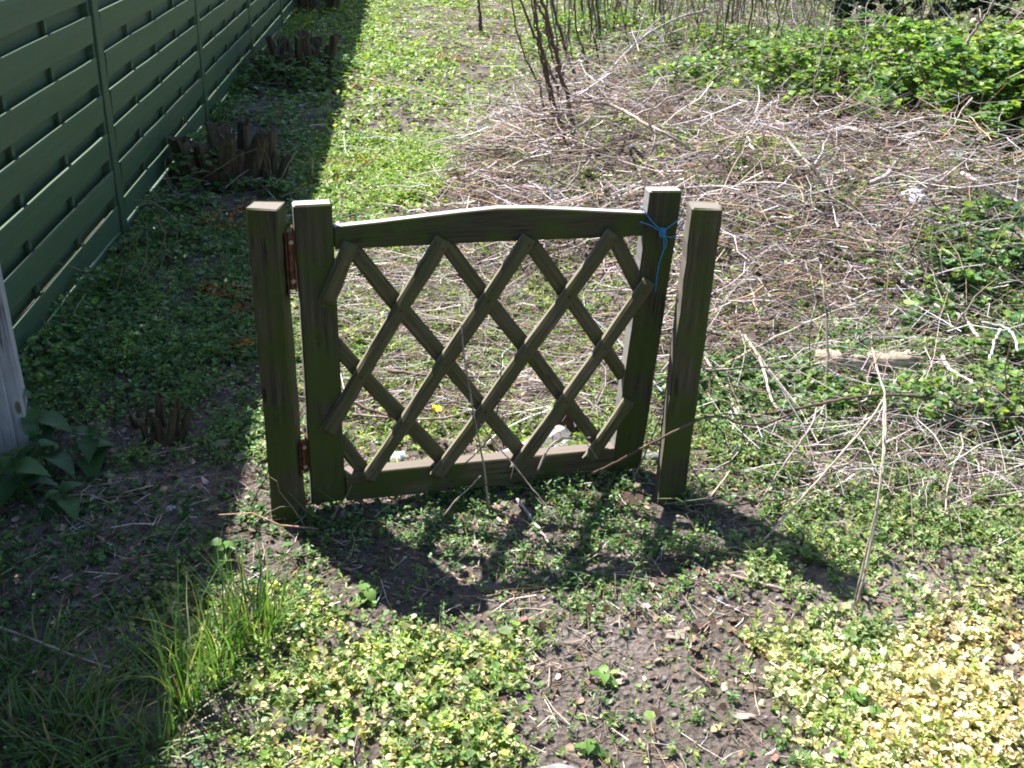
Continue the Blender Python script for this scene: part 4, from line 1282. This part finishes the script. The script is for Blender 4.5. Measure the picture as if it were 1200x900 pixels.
# ------------------------------------------------------------------ GRASS, NETTLES, WEEDS WITH LARGE LEAVES
def grass(name, label, c, n, h, spread, pal, group=None, w=.0024, lean=.5, z=None):
    root_z = th(c[0], c[1])
    a_ = rng.uniform(0, 6.28, n); r_ = spread * np.sqrt(rng.random(n))
    bx_ = r_ * np.cos(a_); by_ = r_ * np.sin(a_)
    hh = h * rng.uniform(.35, 1.0, n)
    la = a_ + rng.normal(0, .7, n)
    ln = lean * rng.uniform(.1, 1.5, n)
    kink = rng.normal(0, .10, n); kph = rng.uniform(0, 6.28, n)
    K = 6
    Vv = []
    for k in range(K):
        t = k / (K - 1)
        wd = w * rng.uniform(.9, 1.1) * (1 - t ** 1.8) + .0002
        sw = kink * hh * np.sin(t * 3.4 + kph) * t
        ox = np.cos(la) * hh * ln * t ** 1.9 - np.sin(la) * sw; oy = np.sin(la) * hh * ln * t ** 1.9 + np.cos(la) * sw
        oz = hh * (t - .35 * ln * t ** 2.4)
        s_ = la + np.pi / 2 + .5 * t
        cx_ = bx_ + ox; cy_ = by_ + oy
        for sg in (-1, 1):
            Vv.append(np.stack([cx_ + sg * wd * np.cos(s_), cy_ + sg * wd * np.sin(s_), oz], 1))
    V = np.stack(Vv, 1)
    base = np.array([(2 * k, 2 * k + 1, 2 * k + 3, 2 * k + 2) for k in range(K - 1)])
    Fc = (base[None] + (np.arange(n) * 2 * K)[:, None, None]).reshape(-1, 4)
    cc = palette(n, pal)
    me = np_mesh(name, V.reshape(-1, 3), Fc, np.repeat(cc, 2 * K, 0))
    o = link(name, me, M_LEAF); o.location = (c[0], c[1], root_z - .004)
    tag(o, label, 'grass', group)
    return o


GR = [(.07, .15, .035), (.10, .20, .045), (.15, .25, .06), (.055, .12, .035), (.12, .21, .07), (.24, .25, .12)]
GRD = [(.09, .18, .05), (.12, .22, .06), (.07, .14, .045), (.22, .22, .11)]
gG = 'grass tufts at the lower left'
for k, (px, py, n, h, sp, le, lab) in enumerate(((222, 835, 60, .34, .03, .4, 'tall upright grass tuft at the edge of the shade, nearest the lit weeds'), (300, 750, 95, .26, .06, .45, 'bright upright grass tuft left of the hinge post in the sunlight'), (255, 792, 60, .28, .04, .4, 'sunlit grass tuft between the two tallest ones'), (165, 790, 36, .16, .08, 1.0, 'dark grass tuft in the shade spreading to the right'), (190, 880, 26, .16, .04, 1.1, 'short drooping bright grass tuft at the bottom edge'), (45, 880, 110, .15, .12, 1.0, 'wide dark grass tuft in the lower left corner'), (100, 860, 90, .13, .1, 1.0, 'dark grass tuft near the bottom left'), (30, 800, 70, .12, .1, 1.0, 'shaded grass tuft at the left edge below the stick'), (130, 905, 70, .14, .09, 1.0, 'grass tuft cut by the bottom edge left of the lit weeds'), (330, 720, 16, .13, .03, .6, 'small thin grass tuft near the foot of the hinge post'))):
    c = G(px, py)
    grass('grass_tuft', lab, (c.x, c.y), n, h, sp, GR if k in (0, 1, 2, 4) else GRD, gG, .0026, le)
# fine loose grass (stuff)
x, y = sample(3000, 1.1, 2.4, .6, .6)
px, py = pix(np.stack([x, y, 0 * x], 1))
k = (px < 240 + 40 * rng.normal(size=len(x))) & (py > 600)
x, y = x[k], y[k]; m = len(x)
hp = Heap(); hp.add(twigs(np.stack([x, y, terrain(x, y)], 1), rng.uniform(.03, .11, m), rng.uniform(0, 6.28, m), rng.normal(.9, .3, m), rng.uniform(.0006, .0014, m), palette(m, GR), .5, 4, 3))
o = hp.build('loose_grass', M_LEAF); tag(o, 'fine loose grass in the shade at the lower left', 'grass', kind='stuff')


def nettle_leaf(name, teeth=9, L_=1.0, W=.62):
    """serrated ovate leaf folded on its midrib, drooping, along +x"""
    rows = teeth * 2
    V, Fc = [], []
    for k in range(rows + 1):
        t = k / rows
        w = W / 2 * math.sin(math.pi * min(1, t ** .62)) ** .85 * (1.12 if k % 2 else .92) if 0 < k < rows else 0.01
        z = .10 * math.sin(t * 2.6) - .30 * t * t
        V += [(t * L_, 0, z - .02 * w), (t * L_ - (.05 if k % 2 else 0), w, z + .22 * w), (t * L_ - (.05 if k % 2 else 0), -w, z + .22 * w)]
    for k in range(rows):
        a_ = k * 3; b_ = a_ + 3
        Fc += [(a_, b_, b_ + 1, a_ + 1), (a_ + 2, b_ + 2, b_, a_)]
    me = bpy.data.meshes.new(name); me.from_pydata(V, [], Fc); me.update(); me.shade_smooth()
    return me


def leaf_mat(name, c, c2):
    m, nt, b, out = new_mat(name)
    L = nt.links
    tc = nd(nt, 'ShaderNodeTexCoord')
    wv = nd(nt, 'ShaderNodeTexNoise'); wv.inputs['Scale'].default_value = 6; wv.inputs['Detail'].default_value = 4
    L.new(tc.outputs['Object'], wv.inputs['Vector'])
    oi = nd(nt, 'ShaderNodeObjectInfo')
    mx0 = nd(nt, 'ShaderNodeMath', operation='ADD'); L.new(wv.outputs['Fac'], mx0.inputs[0]); L.new(oi.outputs['Random'], mx0.inputs[1])
    r = ramp(nt, [(.3, c), (1.0, c2)]); mx1 = nd(nt, 'ShaderNodeMath', operation='MULTIPLY'); mx1.inputs[1].default_value = .6
    L.new(mx0.outputs[0], mx1.inputs[0]); L.new(mx1.outputs[0], r.inputs[0])
    L.new(r.outputs[0], b.inputs['Base Color']); b.inputs['Roughness'].default_value = .5
    t = nd(nt, 'ShaderNodeBsdfTranslucent'); L.new(r.outputs[0], t.inputs['Color'])
    ms = nd(nt, 'ShaderNodeMixShader'); ms.inputs[0].default_value = .4
    L.new(b.outputs[0], ms.inputs[1]); L.new(t.outputs[0], ms.inputs[2]); L.new(ms.outputs[0], out.inputs['Surface'])
    return m


M_NET = leaf_mat('nettle_leaf', (.035, .095, .035), (.085, .19, .05))
M_NETB = leaf_mat('bright_nettle_leaf', (.09, .19, .04), (.18, .32, .07))
NETL = nettle_leaf('leaf_blade')
BROAD = nettle_leaf('broad_leaf_blade', 4, 1.0, .75)


def nettle(label, c, h, nodes, ll, mat=M_NET, leaf=NETL, lean=(0, 0), name='nettle_plant', seed=0, group=None):
    root = empty(name, (c[0], c[1], th(c[0], c[1]))); tag(root, label, 'plant', group)
    rr = random.Random(seed)
    top = Vector((lean[0], lean[1], h))
    link('stem', tube_mesh('stem', [(0, 0, -.01), top * .5 + Vector((.005, 0, 0)), top], .003, .0014, 6, 4, 0, 1), mat, root)
    for k in range(nodes):
        t = .2 + .8 * (k + .5) / nodes
        p = top * t
        for q in (0, 1):
            o = link('leaf', leaf, mat, root)
            s_ = ll * (1.15 - .75 * (t ** 3)) * rr.uniform(.8, 1.15)
            o.location = p
            o.scale = (s_, s_, s_)
            o.rotation_euler = (rr.uniform(-.3, .3), rr.uniform(-.25, .35) - (.5 if t > .85 else 0), k * 1.5708 + q * math.pi + rr.uniform(-.3, .3) + seed)
    return root


gN = 'nettle plants at the left edge'
for k, (px, py, h, nd_, ll, lab) in enumerate(((60, 560, .15, 4, .11, 'large dark nettle at the left edge with the broadest leaves'), (112, 545, .12, 4, .085, 'nettle right of the large one with a sunlit leaf tip'), (20, 590, .15, 4, .10, 'nettle cut by the left edge in front of the grey post'), (85, 600, .08, 3, .08, 'low dark nettle nearest the bare soil'), (50, 520, .16, 4, .09, 'nettle at the foot of the grey post'))):
    c = G(px, py)
    nettle(lab, (c.x, c.y), h, nd_, ll, seed=k + 1, lean=(.02 * (k % 3 - 1), -.01), group=gN)
gR = 'young nettles in the brush at the right'
for k, (px, py, h, nd_, ll, br, lab) in enumerate(((1130, 372, .22, 6, .075, 1, 'tall bright young nettle right of the white rag'), (1165, 350, .26, 6, .08, 0, 'tall young nettle beside the pale box board'), (1100, 345, .2, 5, .06, 1, 'young nettle just behind the peeling white stalk'), (1060, 400, .1, 3, .07, 1, 'low nettle with one big light leaf left of the forked stalk'), (1000, 428, .12, 4, .065, 1, 'bright young nettle above the sawn log'), (1015, 330, .12, 3, .05, 1, 'small nettle seedling in the heap left of the white rag'), (1180, 425, .18, 5, .07, 0, 'dark nettle at the right edge under the hooked stalk'), (1120, 250, .22, 5, .09, 0, 'dark broad leaved nettle below the ivy at the right'), (1170, 200, .3, 5, .1, 0, 'big leaved nettle at the right edge on the bank'), (880, 345, .08, 3, .05, 0, 'small dark nettle on the heap near the latch post'))):
    c = G(px, py)
    nettle(lab, (c.x, c.y), h, nd_, ll, M_NETB if br else M_NET, seed=k + 20, group=gR)
gL = 'broad leaved weeds in the low ground cover'
for k, (px, py, ll, lab) in enumerate(((706, 803, .035, 'small bright broad leaved weed alone on the bare dirt'), (430, 705, .05, 'broad pale leaf at the left tip of the gate shadow'), (262, 655, .045, 'rounded pale leaved weed by the foot of the hinge post'), (690, 885, .03, 'pale weed on the dirt next to the grey stone'), (1000, 830, .04, 'dark green weed standing in the yellow leaves'), (1022, 845, .035, 'second dark green weed in the yellow leaves'), (990, 755, .03, 'light weed at the left edge of the yellow patch'), (800, 690, .03, 'weed at the front edge of the gate shadow'))):
    c = G(px, py)
    nettle(lab, (c.x, c.y), .03 + .01 * (k % 3), 2, ll, M_NETB if k not in (4, 5) else M_NET, BROAD, name='broadleaf_weed', seed=k + 50, group=gL)


# ------------------------------------------------------------------ STUMPS
def stump(label, c, R_, H_, n, seed, mat=M_STUMP):
    root = empty('hedge_stump', (c[0], c[1], th(c[0], c[1]))); tag(root, label, 'stump', 'rotting hedge stumps along the fence')
    rr = random.Random(seed)
    bm = bmesh.new()
    bmesh.ops.create_icosphere(bm, subdivisions=3, radius=1)
    for v in bm.verts:
        f = 1 + .25 * math.sin(v.co.x * 7 + seed) * math.cos(v.co.y * 6) + rr.uniform(-.06, .06)
        v.co = Vector((v.co.x * R_ * f, v.co.y * R_ * .75 * f, v.co.z * H_ * .32))
    link('root_crown', bm_mesh('root_crown', bm), mat, root)
    for k in range(n):
        a_ = 2 * math.pi * k / n + rr.uniform(-.2, .2)
        d = R_ * rr.uniform(.45, .95); r = R_ * rr.uniform(.12, .24); h = H_ * rr.uniform(.5, 1.1)
        bm = bmesh.new()
        rings = []
        S = 9
        lx, ly_ = math.cos(a_) * rr.uniform(.05, .5), math.sin(a_) * rr.uniform(.05, .4)
        for j in range(5):
            t = j / 4
            ring = []
            for s_ in range(S):
                b_ = 2 * math.pi * s_ / S
                q = r * (1.3 - .25 * t) * (1 + .26 * math.sin(s_ * 2.3 + k + seed)) * rr.uniform(.93, 1.07)
                ring.append(bm.verts.new((math.cos(b_) * q + lx * h * t, math.sin(b_) * q + ly_ * h * t, h * t + (rr.uniform(-.07, .07) * h if j == 4 else 0))))
            rings.append(ring)
        # splintered hollow top
        cen = bm.verts.new((lx * h, ly_ * h, h * rr.uniform(.75, .95)))
        for j in range(4):
            for s_ in range(S):
                bm.faces.new((rings[j][s_], rings[j][(s_ + 1) % S], rings[j + 1][(s_ + 1) % S], rings[j + 1][s_]))
        for s_ in range(S):
            bm.faces.new((rings[4][s_], rings[4][(s_ + 1) % S], cen))
        # grain along local x: rotate mesh so that x is up
        bmesh.ops.rotate(bm, verts=bm.verts, cent=(0, 0, 0), matrix=Matrix.Rotation(math.pi / 2, 3, 'Y'))
        o = link('stub', bm_mesh('stub', bm), mat, root)
        o.rotation_euler = (0, -math.pi / 2, 0)
        o.location = (math.cos(a_) * d, math.sin(a_) * d * .75, 0)


c = G(262, 212); stump('wide rotten hedge stump with jagged stubs, nearest the gate', (c.x, c.y), .22, .25, 15, 1)
c = G(310, 215); stump('low block of cut stump beside the wide jagged one', (c.x, c.y), .10, .15, 6, 2)
c = G(355, 92); stump('upright cluster of brown stubs, second along the fence', (c.x, c.y), .21, .32, 14, 3)
c = G(318, 95); stump('leaning split stub left of the upright cluster', (c.x, c.y), .13, .2, 6, 4)
c = G(360, 15); stump('farthest dark stump at the top edge of the path', (c.x, c.y), .33, .42, 12, 5)
c = G(193, 518); stump('small rotten stump in the shaded weeds before the nettles', (c.x, c.y), .045, .13, 7, 6)
c = G(165, 500); stump('tiny broken brown stub behind the small rotten stump', (c.x, c.y), .022, .07, 3, 7)

# ------------------------------------------------------------------ DEBRIS
def lump(name, label, c, size, mat, seed=0, cat='stone', rz=0, up=.3, sub=3, ang=.22):
    bm = bmesh.new(); bmesh.ops.create_icosphere(bm, subdivisions=sub, radius=1)
    rr = random.Random(seed); p = [rr.uniform(0, 6) for _ in range(4)]
    for v in bm.verts:
        f = 1 + ang * math.sin(v.co.x * 3 + p[0]) * math.cos(v.co.y * 3.4 + p[1]) + ang * .5 * math.sin(v.co.z * 6 + p[2] + v.co.x * 5) + rr.uniform(-.03, .03)
        v.co = Vector((v.co.x * size[0] * f, v.co.y * size[1] * f, v.co.z * size[2] * f))
    o = link(name, bm_mesh(name, bm), mat, smooth=(sub >= 3))
    o.location = (c[0], c[1], th(c[0], c[1]) + size[2] * up); o.rotation_euler = (0, 0, rz)
    tag(o, label, cat); return o


c = G(655, 918); lump('stone', 'flat grey stone cut by the bottom edge of the bare dirt', c, (.062, .035, .016), M_STONE, 1)
c = G(200, 598); lump('stone', 'small white pebble on the shaded soil at the left', c, (.012, .010, .008), M_WHITEP, 2)
c = G(255, 527); lump('stone', 'grey stone in the mulch left of the hinge post', c, (.022, .015, .010), M_STONE, 3)
c = G(846, 705); lump('stone', 'brownish stone at the front of the gate shadow', c, (.016, .013, .010), M_STONE, 4)
c = G(737, 606); lump('stone', 'small rounded pinkish stone beneath the right stile', c, (.011, .010, .008), M_TAN, 5)
c = G(765, 540); lump('stone', 'pale lump of stone between the right stile and latch post', c, (.028, .02, .02), M_STONE, 6)
c = G(1068, 680); lump('stone', 'pinkish grey bark lump in the weeds right of the tall straw', c, (.022, .012, .008), M_BARK, 7)
c = G(225, 432); lump('stone', 'grey flat stone in the shaded weeds left of the gate', c, (.016, .012, .008), M_STONE, 8)


def shard(name, label, c, outline, thick, mat, rx, ry, rz, cat, lift=0.0):
    bm = bmesh.new()
    f = bm.faces.new([bm.verts.new((x_, y_, 0)) for x_, y_ in outline])
    r = bmesh.ops.extrude_face_region(bm, geom=[f])
    for v in r['geom']:
        if isinstance(v, bmesh.types.BMVert): v.co.z += thick
    bmesh.ops.recalc_face_normals(bm, faces=bm.faces)
    bmesh.ops.bevel(bm, geom=bm.edges[:], offset=thick * .15, segments=1, affect='EDGES')
    rr = random.Random(int(thick * 1e4))
    for v in bm.verts: v.co += Vector((rr.uniform(-1, 1), rr.uniform(-1, 1), rr.uniform(-1, 1))) * thick * .08
    o = link(name, bm_mesh(name, bm), mat)
    o.location = (c[0], c[1], th(c[0], c[1]) + lift); o.rotation_euler = (rx, ry, rz)
    tag(o, label, cat); return o


c = G(655, 510); shard('brick_fragment', 'triangular reddish brown brick shard just behind the bottom rail', c, [(-.05, 0), (.05, .0), (.02, .09), (-.01, .10)], .03, M_BRICK, 1.1, 0, .15, 'brick', .0)
c = G(738, 588); shard('brick_fragment', 'flat dark terracotta piece in shade under the right stile', c, [(-.04, -.015), (.035, -.02), (.04, .02), (-.015, .03)], .010, M_BRICK, .25, -.1, .2, 'brick', .0)
c = G(1182, 345); shard('board', 'pale board end sticking out of the nettles at the right edge', c, [(-.12, 0), (.14, 0), (.14, .14), (-.06, .13)], .02, M_TAN, 1.0, -.25, -.3, 'board', .0)
c = G(260, 523); shard('bark_piece', 'flat curled bark piece lit on the soil left of the hinge post', c, [(-.025, -.01), (.02, -.012), (.028, .008), (-.012, .014)], .003, M_BARK, .3, 0, .5, 'bark', .004)
c = G(868, 843); shard('bark_piece', 'pale wood chip on the dirt left of the yellow leaves', c, [(-.026, -.004), (-.005, -.011), (.02, -.006), (.026, .004), (.004, .009), (-.017, .007)], .003, M_STICK, .2, 0, -.1, 'bark', .004)
c = G(790, 745); shard('bark_piece', 'curled brown leaf of bark at the upper edge of the bare dirt', c, [(-.025, -.01), (.02, -.014), (.03, .01), (-.015, .012)], .003, M_STICK, .3, .2, .3, 'bark', .006)
# sawn log in the brush on the right
lg = G(1010, 442)
lo = link('sawn_log', tube_mesh('sawn_log', [(-.16, .02, .03), (-.05, 0, .035), (.06, -.005, .04), (.17, .01, .05)], .036, .03, 12, 6, .002, 5), M_TAN)
lo.location = (lg.x, lg.y, th(lg.x, lg.y) + .02); tag(lo, 'pale sawn log half buried in brush right of the latch post', 'log')
# curved pale bark strip right behind the bottom rail
def strip(name, label, pts, w, mat, cat, curl=.4, seed=0, thick=.003):
    Q = cr(pts, 8); m = len(Q); T = np.gradient(Q, axis=0); T /= np.linalg.norm(T, axis=1)[:, None]
    S_ = np.cross(T, [0, 0, 1.0]); S_ /= np.linalg.norm(S_, axis=1)[:, None]
    o0 = Q[0].copy(); V = []; K = 5
    rr = np.random.default_rng(seed)
    for side in (0, 1):
        for i in range(m):
            ww = w * (.35 + .65 * math.sin(math.pi * min(1, max(.05, i / (m - 1)))) ** .5) * rr.uniform(.85, 1.1)
            for k in range(K):
                u = (k / (K - 1) - .5) * 2
                V.append(Q[i] - o0 + S_[i] * u * ww / 2 + np.array([0, 0, -curl * ww * .5 * u * u + (side * -thick)]))
    Fc = []
    for i in range(m - 1):
        for k in range(K - 1):
            a_ = i * K + k
            Fc.append((a_, a_ + 1, a_ + K + 1, a_ + K)); b_ = a_ + m * K
            Fc.append((b_ + K, b_ + K + 1, b_ + 1, b_))
    ring = [i * K for i in range(m)] + [(m - 1) * K + k for k in range(1, K)] + [i * K + K - 1 for i in range(m - 2, -1, -1)] + [k for k in range(K - 2, 0, -1)]
    for a_, b_ in zip(ring, ring[1:] + ring[:1]): Fc.append((b_, a_, a_ + m * K, b_ + m * K))
    me = bpy.data.meshes.new(name); me.from_pydata([tuple(v) for v in V], [], Fc); me.update()
    o = link(name, me, mat); o.location = o0; tag(o, label, cat); return o


strip('bark_strip', 'curved strip of pale peeling bark lying behind the bottom rail', gp([(560, 545), (590, 530), (625, 515), (655, 498), (680, 480)], .04), .075, M_BARK, 'bark', .7, 1)
strip('bark_strip', 'second pale bark sliver beside the curved one behind the rail', gp([(600, 548), (640, 530), (668, 512)], .03), .035, M_BARK, 'bark', .7, 2)


def crumple(name, label, c, s, mat, seed, flat=.5, lift=.5, nsub=3):
    """crumpled sheet of film: a folded grid with sharp creases"""
    rr = np.random.default_rng(seed); N = 9
    g_ = np.linspace(-1, 1, N); X_, Y_ = np.meshgrid(g_, g_)
    Zz = sum(rr.uniform(.1, .35) * np.abs(((X_ * math.cos(a_) + Y_ * math.sin(a_)) * f + p_) % 2 - 1) for a_, f, p_ in [(rr.uniform(0, 3.1), rr.uniform(.8, 2.2), rr.uniform(0, 2)) for _ in range(5)])
    R2 = 1 - .25 * (X_ ** 2 + Y_ ** 2)
    V = np.stack([X_ * R2 + rr.normal(0, .06, X_.shape), Y_ * R2 * .8 + rr.normal(0, .06, X_.shape), (Zz - Zz.mean()) * flat * 1.6 - .35 * (X_ ** 2 + Y_ ** 2) * flat], -1).reshape(-1, 3) * s
    ii = (np.arange(N - 1)[:, None] * N + np.arange(N - 1)[None]).ravel()
    me = np_mesh(name, V, np.stack([ii, ii + 1, ii + N + 1, ii + N], 1))
    o = link(name, me, mat)
    md = o.modifiers.new('solid', 'SOLIDIFY'); md.thickness = .0006
    o.location = (c[0], c[1], th(c[0], c[1]) + s * lift); o.rotation_euler = (rr.uniform(-.2, .5), rr.uniform(-.3, .3), rr.uniform(0, 3)); tag(o, label, cat='litter'); return o


c = G(512, 488); crumple('yellow_wrapper', 'crumpled bright yellow scrap seen through the lattice', c, .023, M_YELLOW, 3, .7, 1.3)
c = G(465, 536); crumple('plastic_scrap', 'crumpled bluish white plastic behind the left of the bottom rail', c, .04, M_WHITEP, 4, .5, .4)
c = G(440, 520); crumple('plastic_scrap', 'small white film scrap left of the bluish plastic', c, .018, M_WHITEP, 6, .5, .5)
c = G(1054, 322); crumple('white_rag', 'white crumpled rag caught on the brushwood at the right', c, .07, M_WHITEP, 5, .7, 2.6)
